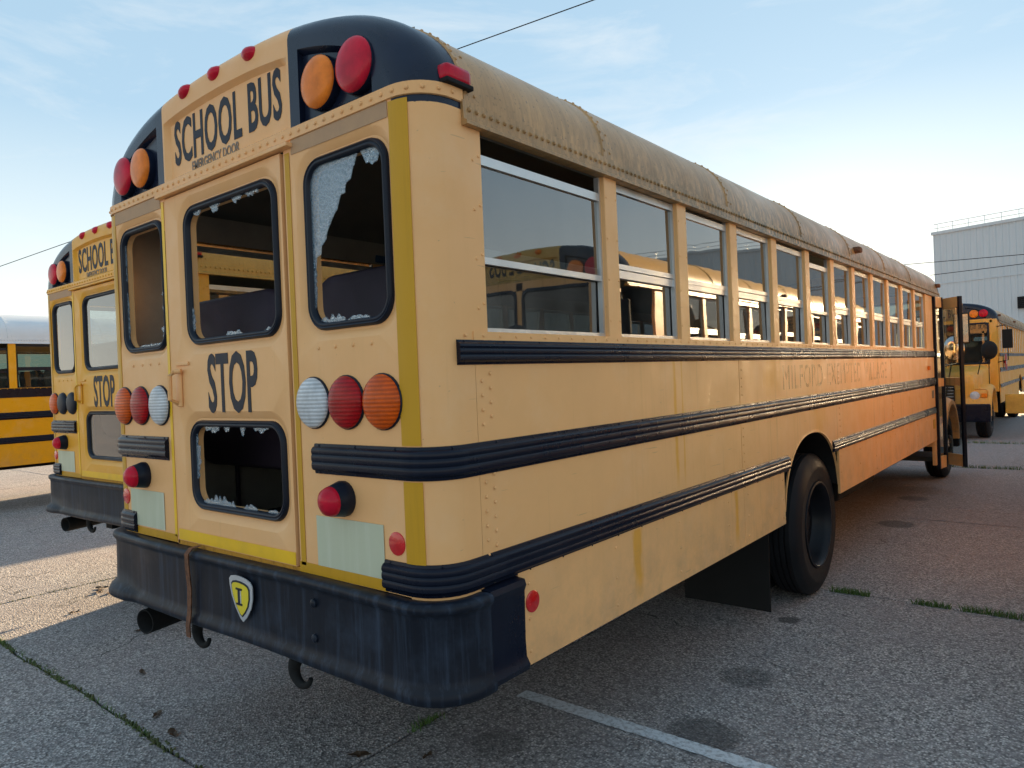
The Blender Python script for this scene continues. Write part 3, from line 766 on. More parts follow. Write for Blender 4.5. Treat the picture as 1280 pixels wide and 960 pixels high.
        for k, (a, b) in enumerate(zip(edges, edges[1:])):
            y0, y1 = a + .052, b - .052; dz = -.068 if (k in (0, 5) and sg > 0) else rd.choice((0.0, 0.0, -.006, -.012))
            f = MB(); xo = sg*(S-.022); xi = sg*(S-.045)
            def bar(ya, yb, za, zb, x1, x2): f.box(min(x1,x2), max(x1,x2), ya, yb, za, zb)
            fk = 'rubber' if P.get('band') else 'alu'
            bar(y0, y1, 1.950, 1.966, xo, xi)
            bar(y0, y0+.012, 1.966, 2.648, xo, xi); bar(y1-.012, y1, 1.966, 2.648, xo, xi)
            bar(y0+.012, y1-.012, 2.612+dz, 2.646+dz, sg*(S-.024), sg*(S-.040)); bar(y0+.012, y1-.012, 2.262+dz*1.0, 2.286+dz*1.0, sg*(S-.026), sg*(S-.040))
            bar(y0+.012, y1-.012, 2.212, 2.252, sg*(S-.042), sg*(S-.060)) if dz < -.05 else bar(y0+.012, y1-.012, 2.222, 2.258, sg*(S-.030), sg*(S-.060))
            wn = part(f, 'side_window', fk)
            for z0, z1, xx in ((2.275+dz, 2.62+dz, S-.032), (1.960, 2.225, S-.050)):
                g = MB(); q = g.pts([(sg*xx, y0+.006, z0), (sg*xx, y1-.006, z0), (sg*xx, y1-.006, z1), (sg*xx, y0+.006, z1)]); g.face(q)
                tl = rd.uniform(-.004, .004); g.v = [(x + tl*(z-2.2)*3*sg, y, z) for x, y, z in g.v]
                part(g, 'pane', 'glass_dark' if P.get('band') else 'glass', wn, fixn=False)
        # rub rails
        for z0, z1, s0, s1 in ((1.836, 1.921, sY(.118), sY(yend-.02)), (1.458, 1.571, .584, sY(yend-.02)), (1.074, 1.183, .957, sY(3.355)), (1.085, 1.180, sY(4.44), sY(yend-.01))):
            if P.get('band') and z0 > 1.8: continue
            pth = path(s0, s1); pth = pth if sg > 0 else mpath(pth)
            mb = MB(); mb.sweep(pth, railprof(z0, z1)); part(mb, 'rub_rail', 'black', smooth=True, angle=28)
            s_ = s0 + .03; rk = MB()
            while s_ < s1:
                x, y, nx, ny = plan(s_); x *= sg; nx *= sg
                for z in (z0+.006, z1-.006): rivet(rk, (x+nx*.006, y+ny*.006, z), (nx, ny, 0), .0045, .004)
                s_ += .21
            tag(part(rk, 'rail_rivets', 'black'), kind='stuff')
        if P.get('band'):
            mb = MB(); mb.box(min(sg*S, sg*(S+.006)), max(sg*S, sg*(S+.006)), .12, yend, 1.80, 1.945); part(mb, 'window_band', 'black')
    tag(part(rv, 'rivets', paintk), kind='stuff')
    mb = MB(); mb.box(S+.001, S+.030, 8.83, 8.93, 1.675, 1.725, .008); part(mb, 'side_marker', 'amber_s')
    mb = MB(); mb.box(S+.0015, S+.006, 9.10, 9.24, 1.30, 1.40); part(mb, 'number_plate', 'grey_letter')
    mb = MB(); mb.box(S+.007, S+.012, 9.10, 9.22, .90, 1.02); part(mb, 'filler_flap', 'tape_ochre')
    # ---------------- bumper
    prof = [(.0, 1.068), (.030, 1.071), (.050, 1.070), (.059, 1.064), (.063, 1.053), (.061, 1.042), (.054, 1.034), (.049, 1.028), (.047, 1.015), (.047, .90), (.048, .82), (.052, .797), (.060, .784), (.066, .768), (.065, .752), (.058, .742), (.02, .743)]
    mb = MB(); pth = path(0, sY(.185)); full = mpath(pth)[::-1] + pth[1:]
    # subdivide the straight run so that dents show
    fine = []
    for a, b in zip(full, full[1:]):
        n = max(1, int(math.hypot(b[0]-a[0], b[1]-a[1])/.06))
        for k in range(n): fine.append(tuple(a[i] + (b[i]-a[i])*k/n for i in range(4)))
    fine.append(full[-1])
    mb.sweep(fine, prof, cap=False)
    rn = random.Random(3)
    def dent(x, y, z):
        k = .006*math.sin(x*2.1+1)*(1 if z < .8 else .3) + .002*math.sin(x*7+z*9); d_ = -.02 if (x < -.95 and z < .82) else 0
        return (x + (d_ if y < 0.05 else 0)*.4, y + k - (.018 if (x < -.9 and z < .80) else 0), z + .003*math.sin(x*3.3))
    mb.v = [dent(*p) for p in mb.v]
    bmp = part(mb, 'rear_bumper', 'bumper', smooth=True, angle=50)
    for sg in (1, -1):
        mb = MB(); pth = [(S, .190, 1, 0), (S, .378, 1, 0)]; pth = pth if sg > 0 else mpath(pth)
        mb.sweep(pth, [(-.02, 1.073), (.040, 1.068), (.047, 1.048), (.038, 1.025), (.034, .85), (.037, .79), (.052, .765), (.046, .745), (-.02, .738)]); part(mb, 'bumper_end', 'black', bmp, smooth=True, angle=40)
    mb = MB()
    for x, z in ((.60, .985), (.60, .855)): mb.lathe([(.017, -.01), (.016, .004), (.011, .008), (0, .010)], (x, -.050, z), (0,-1,0), 12)
    tag(part(mb, 'bumper_bolts', 'bumper', bmp, smooth=True), kind='stuff')
    if P['broken']:
        # shield badge
        def shield(w_, h_, y, cx=.120, cz=.925):
            L_ = [(-.5, .40), (-.42, .47), (-.25, .50), (0, .50), (.25, .47), (.42, .42), (.5, .33), (.49, .05), (.40, -.18), (.22, -.38), (.06, -.5), (-.06, -.44), (-.26, -.22), (-.42, .05), (-.48, .25)]
            mb = MB(); a = mb.pts([(cx + x*w_, y, cz + z*h_) for x, z in L_]); b = mb.pts([(cx + x*w_, y+.004, cz + z*h_) for x, z in L_]); mb.face(a); 
            for k in range(len(L_)): j = (k+1) % len(L_); mb.face((a[k], b[k], b[j], a[j]))
            return mb
        sb = part(shield(.175, .185, -.064), 'shield_badge', 'silver', bmp)
        part(shield(.138, .146, -.0660), 'badge_outline', 'letter', bmp); part(shield(.124, .131, -.0678), 'badge_field', 'badge_yellow', bmp)
        mb = MB(); mb.box(.106, .122, -.0705, -.066, .905, .965); mb.box(.092, .136, -.0705, -.066, .962, .970); mb.box(.092, .136, -.0705, -.066, .900, .908); part(mb, 'badge_letter', 'letter', bmp)
        mb = MB(); mb.v = []; mb.box(.122, .129, -.0695, -.066, .909, .961); part(mb, 'badge_letter_shade', 'silver', bmp)
        # rusty strap hooked over the bumper
        mb = MB(); pts_ = [(-.300, -.02, 1.085), (-.300, -.058, 1.083), (-.300, -.080, 1.06), (-.302, -.078, 1.0), (-.305, -.070, .90), (-.303, -.076, .80), (-.302, -.086, .745), (-.305, -.084, .690)]
        for a, b in zip(pts_, pts_[1:]): 
            mb.loops([[(a[0]-.017, a[1], a[2]), (a[0]+.017, a[1], a[2]), (a[0]+.012, a[1]+.008, a[2]), (a[0]-.012, a[1]+.008, a[2])], [(b[0]-.017, b[1], b[2]), (b[0]+.017, b[1], b[2]), (b[0]+.012, b[1]+.008, b[2]), (b[0]-.012, b[1]+.008, b[2])]])
        part(mb, 'rusty_strap', 'rust', bmp)
    # tow hooks and exhaust
    for x in (-.345, .415):
        hp = [(x+.02, -.02, .80), (x+.015, -.02, .755)]; hr_ = [.024, .025]
        for k in range(13):
            a = R_(140 + 17*k); hp.append((x + .052 + .055*math.cos(a), -.02, .690 + .052*math.sin(a))); hr_.append(.027 - .0015*k)
        mb = MB(); mb.tube(hp, hr_, 10, side=(0, 1, 0)); mb.box(x-.01, x+.05, -.03, .25, .79, .83); part(mb, 'tow_hook', 'dark', smooth=True, angle=70)
    mb = MB(); mb.lathe([(.054, .35), (.054, .004), (.057, 0), (.062, .0), (.062, .6)], (-.86, -.03, .640), (-.22, 1, .02), 20, cap=False); part(mb, 'exhaust_pipe', 'dark', smooth=True, angle=40)
    # ---------------- underbody, wheels, flaps
    mb = MB(); mb.box(-1.15, 1.15, .1, 3.18, .93, .99); mb.box(-.42, .42, 3.18, 4.68, .93, .99); mb.box(-1.15, 1.15, 4.68, LB, .93, .99); mb.box(-.45, -.33, .15, LB+1.5, .62, .86); mb.box(.33, .45, .15, LB+1.5, .62, .86)
    mb.lathe([(.07, 0), (.07, 1.9), (.0, 1.9)], (-.95, 4.2, .53), (1, 0, 0), 12); mb.lathe([(.2, -.2), (.22, 0), (.2, .2)], (0, 4.2, .53), (0, 1, 0), 14)
    mb.box(.5, 1.05, 5.2, 6.6, .55, .90, .03); mb.box(-1.05, -.5, 5.4, 7.2, .55, .90, .03); part(mb, 'chassis', 'dark')
    for sg in (1, -1):
        wheel(root, 1.165, 4.205, .548, sg, True); wheel(root, 1.12, LB + 1.02, .515, sg, False, 'front_wheel')
        mb = MB(); mb.box(min(sg*.40, sg*1.05), max(sg*.40, sg*1.05), 3.40, 3.412, .06, .95); part(mb, 'mud_flap', 'dark')
    # ---------------- interior
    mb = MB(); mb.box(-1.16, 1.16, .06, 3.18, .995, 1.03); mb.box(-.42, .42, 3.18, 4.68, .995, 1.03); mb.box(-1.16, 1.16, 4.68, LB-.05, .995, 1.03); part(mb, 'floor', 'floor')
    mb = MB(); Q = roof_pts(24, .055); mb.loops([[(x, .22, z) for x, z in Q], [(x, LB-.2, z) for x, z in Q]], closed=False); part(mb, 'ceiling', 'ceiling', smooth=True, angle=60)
    for sg in (1, -1):
        mb = MB(); X = sg*1.165; yend = YD0 if sg > 0 else LB-.05
        for ya, yb, za in ((.28, 3.2, 1.0), (3.2, 4.66, 1.36), (4.66, yend, 1.0)):
            q = mb.pts([(X, ya, za), (X, yb, za), (X, yb, 1.945), (X, ya, 1.945)]); mb.face(q)
        q = mb.pts([(X, .278, 2.655), (X, yend, 2.655), (sg*1.13, yend, 2.80), (sg*1.13, .278, 2.80)]); mb.face(q)
        q = mb.pts([(sg*1.165, .065, 1.0), (sg*1.165, .20, 1.0), (sg*1.165, .20, 2.78), (sg*1.165, .065, 2.78)]); mb.face(q)
        q = mb.pts([(X, .20, 1.0), (X, .28, 1.0), (X, .28, 2.72), (X, .20, 2.72)]); mb.face(q)
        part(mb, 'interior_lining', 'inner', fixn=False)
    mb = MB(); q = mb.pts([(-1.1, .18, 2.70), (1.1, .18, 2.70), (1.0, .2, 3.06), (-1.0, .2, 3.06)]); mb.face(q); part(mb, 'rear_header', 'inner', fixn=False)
    seat = None
    for k in range(11):
        y = .50 + k*.78
        for sg in (1, -1):
            if k == 10 and sg > 0: continue
            if seat is None:
                mb = MB(); mb.box(-.51, .51, 0, .40, .36, .50, .05); mb.tube([(-.4, .1, 0), (-.4, .1, .38)], .014, 6); mb.tube([(.4, .1, 0), (.4, .1, .38)], .014, 6)
                seat = mb.build('seat', 'vinyl', root, True, 60)
                mb = MB(); lp = [rrect(-.485, .485, .34, 1.12, .13, 6), ]
                o_ = rrect(-.505, .505, .36, 1.225, .14, 6); i_ = rrect(-.52, .52, .34, 1.24, .15, 6)
                lo_ = [[(x, yy + (z-.34)*-.10, z) for x, z in pp] for yy, pp in ((-.075, o_), (-.055, i_), (.005, i_), (.025, o_))]
                ids = mb.loops(lo_); mb.face(ids[0][::-1]); mb.face(ids[-1])
                bk = mb.build('backrest', 'vinyl', seat, True, 60); cur = seat
            else:
                cur = seat.copy(); COL.objects.link(cur); cur.parent = root
                b2 = bk.copy(); COL.objects.link(b2); b2.parent = cur
            cur.location = (sg*.635, y, 1.03)
    if P['broken']:
        text_mesh('12', .085, .075, (-1.150, 2.17, 2.705), 'number_lettering', 'letter', root, 'right', bold=.01)
        for y in (1.93, 3.55):
            mb = MB(); mb.box(-1.156, -1.150, y-.12, y+.12, 2.665, 2.755); part(mb, 'exit_label', 'blue')
    # ---------------- front end: windscreen, bonnet, wings
    mb = MB()
    for x0, x1 in ((-1.04, -.03), (.03, 1.04)):
        ls = [[(x, LB + .035, z) for x, z in rrect(x0, x1, 1.66, 2.67, .08, 5)], [(x, LB + .05, z) for x, z in rrect(x0+.03, x1-.03, 1.69, 2.64, .07, 5)], [(x, LB + .03, z) for x, z in rrect(x0+.045, x1-.045, 1.705, 2.625, .06, 5)]]
        mb.loops(ls)
    wf = part(mb, 'windscreen_frame', 'rubber', smooth=True)
    for x0, x1 in ((-1.0, -.07), (.07, 1.0)):
        g = MB(); q = g.pts([(x, LB + .032, z) for x, z in rrect(x0, x1, 1.70, 2.63, .06, 5)]); g.face(q); part(g, 'pane', 'glass_dark', wf, fixn=False)
    mb = MB(); mb.box(-.035, .035, LB-.02, LB+.03, 1.5, 2.74); mb.box(-1.2, -1.035, LB-.14, LB+.03, 1.0, 2.74, .02); mb.box(1.035, 1.2, LB-.06, LB+.03, 1.0, 2.74, .02); mb.box(-1.1, 1.1, LB-.03, LB+.04, 1.05, 1.665); mb.box(-1.1, 1.1, LB-.02, LB+.03, 2.66, 2.75); part(mb, 'front_panel', paintk)
    mb = MB(); mb.box(-.9, .9, LB-.75, LB-.1, 1.35, 1.75, .06); part(mb, 'dashboard', 'dark')
    mb = MB(); secs = []
    for t in (0, .15, .4, .7, .9, .97, 1.0):
        y = LB + .03 + 1.62*t; hw = 1.04 - .12*t - (.05 if t > .95 else 0); zt = 1.64 - .14*t**1.3 - (.10 if t >= 1 else .03 if t > .95 else 0); zb_ = .78
        lp = rrect(-hw, hw, zb_, zt, .16, 6); secs.append([(x*(1 - .06*max(0, (zt - z))*0), y, z) for x, z in lp])
    ids = mb.loops(secs); mb.face(ids[-1]); hood = part(mb, 'bonnet', paintk, smooth=True, angle=45)
    mb = MB(); yf = LB + 1.65
    mb.box(-.50, .50, yf-.01, yf+.03, .86, 1.30, .01); gr = part(mb, 'grille', 'dark', hood)
    for k in range(6):
        mb = MB(); mb.box(-.48, .48, yf+.028, yf+.045, .885 + k*.07, .905 + k*.07); part(mb, 'grille_slat', 'silver', gr)
    for sg in (1, -1):
        mb = MB(); yc, zc = LB + 1.02, .515; ls = []
        for k in range(0, 19):
            a = R_(180 - 10*k); 
            def pp(rr, x): return (sg*x, yc + rr*1.0*math.cos(a)*(1.06), zc + rr*math.sin(a)*.98 + .02)
            ls.append([pp(.60, .70), pp(.70, .66), pp(.72, .80), pp(.70, 1.12), pp(.66, 1.185), pp(.60, 1.19), pp(.585, 1.17)])
        mb.loops(ls, closed=True); fn = part(mb, 'wing', paintk, smooth=True, angle=50)
        mb = MB(); mb.box(min(sg*.62, sg*1.12), max(sg*.62, sg*1.12), yc+.55, yf-.02, .78, 1.12, .05); part(mb, 'wing_nose', paintk, fn, smooth=True)
        lamp(fn, (sg*.88, yf-.03, .98), (0, 1, 0), .095, 'clear', 'headlamp', .02, .03, 'chrome')
        mb = MB(); mb.box(min(sg*1.0, sg*1.11), max(sg*1.0, sg*1.11), yf-.03, yf, .93, 1.03, .01); part(mb, 'turn_lamp', 'amber_s', fn)
        # mirrors: a flat pair on an arm by the pillar and a round one on a wing bracket
        mb = MB(); mb.tube([(sg*1.18, LB, 2.55), (sg*1.36, LB+.28, 2.56), (sg*1.42, LB+.34, 2.50), (sg*1.42, LB+.34, 1.75), (sg*1.2, LB+.02, 1.70)], .012, 6); ma = part(mb, 'mirror_arm', 'dark', smooth=True)
        mb = MB(); mb.box(min(sg*1.32, sg*1.52), max(sg*1.32, sg*1.52), LB+.34, LB+.40, 2.02, 2.46, .02); part(mb, 'mirror_head', 'dark', ma)
        mb = MB(); mb.box(min(sg*1.335, sg*1.505), max(sg*1.335, sg*1.505), LB+.335, LB+.341, 2.04, 2.44); part(mb, 'mirror_glass', 'chrome', ma)
        mb = MB(); mb.tube([(sg*.86, LB+1.25, 1.22), (sg*1.0, LB+1.5, 1.75), (sg*1.16, LB+1.55, 1.95)], .011, 6); mb.tube([(sg*1.1, LB+1.0, 1.18), (sg*1.14, LB+1.4, 1.7), (sg*1.16, LB+1.55, 1.95)], .009, 6); mc = part(mb, 'round_mirror_bracket', 'dark', smooth=True)
        mb = MB(); pr2 = [(.0, .12), (.07, .112), (.12, .085), (.15, .04), (.158, 0), (.15, -.02), (0, -.03)]
        mb.lathe(pr2, (sg*1.17, LB+1.56, 1.98), (0, 1, 0), 24); mb.v = [(x, y, 1.98 + (z-1.98)*1.3) for x, y, z in mb.v]; part(mb, 'round_mirror', 'dark', mc, smooth=True)
        mb = MB(); mb.lathe([(.145, -.021), (.12, -.05), (.07, -.07), (0, -.078)], (sg*1.17, LB+1.56, 1.98), (0, 1, 0), 24); mb.v = [(x, y, 1.98 + (z-1.98)*1.3) for x, y, z in mb.v]; part(mb, 'mirror_glass', 'chrome', mc, smooth=True)
    mb = MB(); mb.box(-1.18, 1.18, yf+.02, yf+.16, .40, .80, .03); part(mb, 'front_bumper', 'black')
    # folded stop arm on the driver's side
    mb = MB(); oc = [(.21*math.cos(R_(22.5+45*k)), .21*math.sin(R_(22.5+45*k))) for k in range(8)]
    a = mb.pts([(-S-.06, 9.0 + y, 1.70 + z) for y, z in oc]); b = mb.pts([(-S-.045, 9.0 + y, 1.70 + z) for y, z in oc]); mb.face(a); mb.face(b[::-1])
    for k in range(8): j = (k+1) % 8; mb.face((a[k], a[j], b[j], b[k]))
    mb.box(-S-.05, -S, 8.94, 9.06, 1.66, 1.74)
    sa = part(mb, 'stop_arm', 'stop_red'); text_mesh('STOP', .28, .12, (-S-.062, 9.0, 1.70), 'stop_lettering', 'white', sa, 'left', bold=.02)
    # ---------------- entrance steps and folding door
    mb = MB(); mb.box(.55, S-.005, YD0, YD1, .44, .50); mb.box(.35, .95, YD0, YD1, .70, .74); mb.box(.30, .55, YD0, YD1, .44, .74); part(mb, 'entrance_step', 'floor')
    mb = MB(); mb.box(S-.04, S+.002, YD0-.09, YD0, .40, 1.945); part(mb, 'door_post', paintk)
    if P['detail']:
        def leaf(x0, y0, x1, y1, z0, z1, edge=.018):
            d = Vector((x1-x0, y1-y0, 0)); L_ = d.length; d /= L_; n_ = Vector((-d.y, d.x, 0))
            def bar(mb, a, b, za, zb, t=.018):
                p = [Vector((x0, y0, 0)) + d*a - n_*t, Vector((x0, y0, 0)) + d*b - n_*t, Vector((x0, y0, 0)) + d*b + n_*t, Vector((x0, y0, 0)) + d*a + n_*t]
                q = mb.pts([(v.x, v.y, za) for v in p] + [(v.x, v.y, zb) for v in p])
                for f in ((0,3,2,1),(4,5,6,7),(0,1,5,4),(1,2,6,5),(2,3,7,6),(3,0,4,7)): mb.face([q[k] for k in f])
            mb = MB(); bar(mb, 0, .03, z0, z1); bar(mb, L_-.035, L_, z0, z1, .022); fr = part(mb, 'entrance_door', 'rubber')
            for za, zb in ((z0, z0+.16), (1.44, 1.55), (z1-.14, z1)):
                mb = MB(); bar(mb, .03, L_-.035, za, zb, .012); part(mb, 'door_panel', paintk, fr)
            for za, zb in ((z0+.16, 1.44), (1.55, z1-.14)):
                g = MB(); p = [Vector((x0, y0, 0)) + d*.03, Vector((x0, y0, 0)) + d*(L_-.035)]
                q = g.pts([(p[0].x, p[0].y, za), (p[1].x, p[1].y, za), (p[1].x, p[1].y, zb), (p[0].x, p[0].y, zb)]); g.face(q); part(g, 'pane', 'glass', fr, fixn=False)
        leaf(1.225, 9.98, 1.505, 9.70, .34, 2.65); leaf(1.235, 9.36, 1.28, 9.68, .34, 2.65)
    return root

bus1 = empty('school_bus'); build_bus(bus1, dict(paint='paint_faded', roof='roof_dirty', broken=True, detail=True, seed=1))
tag(bus1, 'faded peach-yellow school bus with smashed rear windows and open entrance door', 'bus')
for w_, y_, l_ in (('MILFORD', 3.78, .92), ('EXEMPTED', 4.90, 1.06), ('VILLAGE', 6.02, .92)): text_mesh(w_, l_, .170, (S+.0028, y_, 1.715), 'ghost_lettering', 'ghost', bus1, 'right', bold=.0, depth=.0012, spacing=1.1)
bus2 = empty('school_bus', (-3.44, .821, 0.0), .012); build_bus(bus2, dict(paint='paint_yellow', roof='roof_yellow', broken=False, detail=True, seed=2))
tag(bus2, 'brighter yellow school bus with intact rear glass parked beside the smashed one', 'bus')
bus3 = empty('school_bus', (-11.5, 1.0, 0.0)); build_bus(bus3, dict(paint='paint_fresh', roof='roof_white', broken=False, detail=True, band=1, seed=3))
tag(bus3, 'glossy orange-yellow school bus with white roof and black window band', 'bus')
bus6 = copy_tree(bus3); bus6.location = (-11.45, 13.8, 0)
tag(bus6, 'white-roofed school bus standing ahead of the other white-roofed one', 'bus')
bus4 = empty('school_bus', (-.06, 28.9, 0.0), math.pi); build_bus(bus4, dict(paint='paint_worn', roof='roof_dirty', broken=False, detail=False, seed=4))
tag(bus4, 'battered school bus with scuffed bonnet facing the open entrance door', 'bus')
bus7 = copy_tree(bus4); bus7.location = (-3.62, 28.6, 0)  # hidden copy added to block low sun where the ground lies dark
tag(bus7, 'mostly hidden school bus added alongside the battered bus to shade the ground', 'bus')
bus5 = empty('school_bus', (4.20, 14.45, 0), math.pi); build_bus(bus5, dict(paint='paint_faded', roof='roof_yellow', broken=False, detail=False, seed=5))
tag(bus5, 'school bus parked across the aisle, mirrored in the side windows', 'bus')

# ------------------------------------------------------------------ ground
def pavement_material():
    mm, t, b = mat('exposed_aggregate_concrete')
    g = N(t, 'ShaderNodeNewGeometry'); pos = g.outputs['Position']
    v = N(t, 'ShaderNodeTexVoronoi'); v.inputs['Scale'].default_value = 82; lk(t, pos, v.inputs['Vector'])
    v2 = N(t, 'ShaderNodeTexVoronoi'); v2.inputs['Scale'].default_value = 46; lk(t, pos, v2.inputs['Vector'])
    sp = N(t, 'ShaderNodeSeparateXYZ'); lk(t, v.outputs['Color'], sp.inputs[0])
    c = ramp(t, sp.outputs['X'], 0.05, 0.97, (0.085, 0.078, 0.080, 1), (0.80, 0.74, 0.70, 1))
    sp2 = N(t, 'ShaderNodeSeparateXYZ'); lk(t, v2.outputs['Color'], sp2.inputs[0])
    c = mix(t, mul(t, ramp(t, sp2.outputs['Y'], 0.80, 0.86), 0.5), c, (0.42, 0.40, 0.37))
    c = mix(t, rng(t, v.outputs['Distance'], 0.25, 0.6, 0.0, 0.6), c, (0.10, 0.092, 0.09))
    bl = noise(t, pos, 0.55, 5, 0.6); c = mix(t, rng(t, bl, 0.35, 0.7, 0.0, 0.4), c, (0.29, 0.245, 0.235))
    bl2 = noise(t, pos, 3.5, 5, 0.65); c = mix(t, rng(t, bl2, 0.45, 0.75, 0.0, 0.45), c, (0.22, 0.19, 0.195))
    ck = N(t, 'ShaderNodeTexVoronoi', feature='DISTANCE_TO_EDGE'); ck.inputs['Scale'].default_value = 0.55
    wv_ = N(t, 'ShaderNodeVectorMath', operation='ADD'); nn = N(t, 'ShaderNodeTexNoise'); nn.inputs['Scale'].default_value = 2.2; nn.inputs['Detail'].default_value = 5; lk(t, pos, nn.inputs['Vector'])
    sc_ = N(t, 'ShaderNodeVectorMath', operation='SCALE'); sc_.inputs['Scale'].default_value = .55; lk(t, nn.outputs['Color'], sc_.inputs[0]); lk(t, pos, wv_.inputs[0]); lk(t, sc_.outputs[0], wv_.inputs[1]); lk(t, wv_.outputs[0], ck.inputs['Vector'])
    cf = mul(t, rng(t, ck.outputs['Distance'], .0012, .0045, 1.0, 0.0), ramp(t, noise(t, pos, .45, 3), .50, .58)); c = mix(t, mul(t, cf, .8), c, (.03, .028, .026))
    # reddish slabs farther ahead
    s = N(t, 'ShaderNodeSeparateXYZ'); lk(t, pos, s.inputs[0])
    far = mul(t, rng(t, s.outputs['Y'], 4.2, 8.0, 0.0, 1.0), 0.38); c = mix(t, far, c, (0.22, 0.135, 0.11))
    # oil spots dripped by vehicles
    for x, y, r, k in ((1.25, 2.40, .17, .5), (1.32, 1.64, .20, .6), (1.145, 3.48, .085, .8), (1.13, 7.15, .22, .6), (.55, 1.0, .16, .4), (1.0, 8.9, .2, .5), (-1.0, -.7, .12, .4)):
        d = N(t, 'ShaderNodeVectorMath', operation='DISTANCE'); lk(t, pos, d.inputs[0]); d.inputs[1].default_value = (x, y, 0)
        ad = N(t, 'ShaderNodeMath', operation='MULTIPLY_ADD'); lk(t, noise(t, pos, 14, 3), ad.inputs[0]); ad.inputs[1].default_value = .10; lk(t, d.outputs['Value'], ad.inputs[2])
        f = rng(t, ad.outputs[0], r*.72+.05, r+.05, k, 0.0); c = mix(t, f, c, (0.035, 0.033, 0.032))
    lk(t, c, b.inputs['Base Color']); b.inputs['Roughness'].default_value = 0.82
    bump(t, b, v.outputs['Distance'], 0.9, 0.005)
    return mm
M['pavement'] = pavement_material()
mm, t, b = mat('joint_soil'); g_ = N(t, 'ShaderNodeNewGeometry'); lk(t, mix(t, ramp(t, noise(t, g_.outputs['Position'], 30, 4), .4, .65), (.03, .026, .02), (.075, .065, .05)), b.inputs['Base Color']); b.inputs['Roughness'].default_value = .95; M['soil'] = mm
mb = MB(); q = mb.pts([(-900, -900, -.018), (900, -900, -.018), (900, 900, -.018), (-900, 900, -.018)]); mb.face(q)
ground = mb.build('ground', 'soil'); tag(ground, 'dark soil showing in the joints under the parking lot slabs', None, kind='structure')
lot = empty('pavement'); tag(lot, 'grey exposed aggregate concrete slabs of the parking lot', None, kind='structure')
XJ = [-140, -60, -23.3, -18.62, -13.94, -9.26, -4.58, .10, 4.78, 9.46, 14.14, 60, 140]
YJ = [-120, -40, -16.4, -12.3, -8.2, -4.1, .03, 4.31, 8.30, 12.25, 16.4, 20.5, 24.6, 28.7, 60, 200]
rj = random.Random(5)
for i in range(len(XJ)-1):
    for j in range(len(YJ)-1):
        x0, x1, y0, y1 = XJ[i], XJ[i+1], YJ[j], YJ[j+1]; gap = .007
        mb = MB(); nx = 24 if x1-x0 < 6 else 1; ny = 24 if y1-y0 < 6 else 1
        # broken, slightly wandering edges
        def jx(x, y): return .010*math.sin(y*3.1 + x) + .006*math.sin(y*11.3 + 2*x)
        def jy(x, y): return .010*math.sin(x*2.7 + y) + .007*math.sin(x*9.1 + 3*y)
        ring = [(x0 + (x1-x0)*k/nx, y0) for k in range(nx)] + [(x1, y0 + (y1-y0)*k/ny) for k in range(ny)] + [(x1 - (x1-x0)*k/nx, y1) for k in range(nx)] + [(x0, y1 - (y1-y0)*k/ny) for k in range(ny)]
        def jit(p, ins):
            x, y = p; ax = jx(x, y) if p[0] in (x0, x1) else 0; ay = jy(x, y) if p[1] in (y0, y1) else 0
            cx = x + ax + (ins if x == x0 else -ins if x == x1 else 0) ; cy = y + ay + (ins if y == y0 else -ins if y == y1 else 0)
            return cx, cy
        if nx == 1 and ny == 1: ring = ring
        top = [(*jit(p, gap+.010), 0.0) for p in ring]; sh = [(*jit(p, gap), -.006) for p in ring]; lo = [(*jit(p, gap), -.02) for p in ring]
        ids = mb.loops([lo, sh, top]); mb.face(ids[-1]); mb.build('slab', 'pavement', lot)

# painted lines
def line_material(wear=.6, nm='worn_line_paint'):
    mm, t, b = mat(nm); g = N(t, 'ShaderNodeNewGeometry'); pos = g.outputs['Position']
    v = N(t, 'ShaderNodeTexVoronoi'); v.inputs['Scale'].default_value = 105; lk(t, pos, v.inputs['Vector'])
    f = ramp(t, noise(t, pos, 40, 5, .7), .46, .62)
    lk(t, mix(t, mul(t, f, wear), (.66, .68, .70), (.20, .19, .19)), b.inputs['Base Color']); b.inputs['Roughness'].default_value = .8
    bump(t, b, v.outputs['Distance'], .5, .004); return mm
M['line'] = line_material(); M['line_faint'] = plain('nearly_gone_line_paint', (.27, .23, .22), .85, var=.4, nscale=25)
def ragged_strip(name, x0, x1, y, wd, label, m_='line'):
    mb = MB(); n = int((x1-x0)/.02); a = []; b = []; rr = random.Random(len(label))
    for k in range(n+1):
        x = x0 + (x1-x0)*k/n; a.append((x, y - wd/2 + rr.uniform(-.004, .004), .004)); b.append((x, y + wd/2 + rr.uniform(-.004, .004), .004))
    mb.loops([a, b], closed=False); o = mb.build(name, m_); return tag(o, label, 'marking', kind='structure')
ragged_strip('painted_line', .30, 4.6, 1.505, .092, 'worn white line painted across the slab beside the bumper')
ragged_strip('painted_line', .55, 4.6, 7.55, .05, 'thin faded white line painted on the reddish slab', 'line_faint')

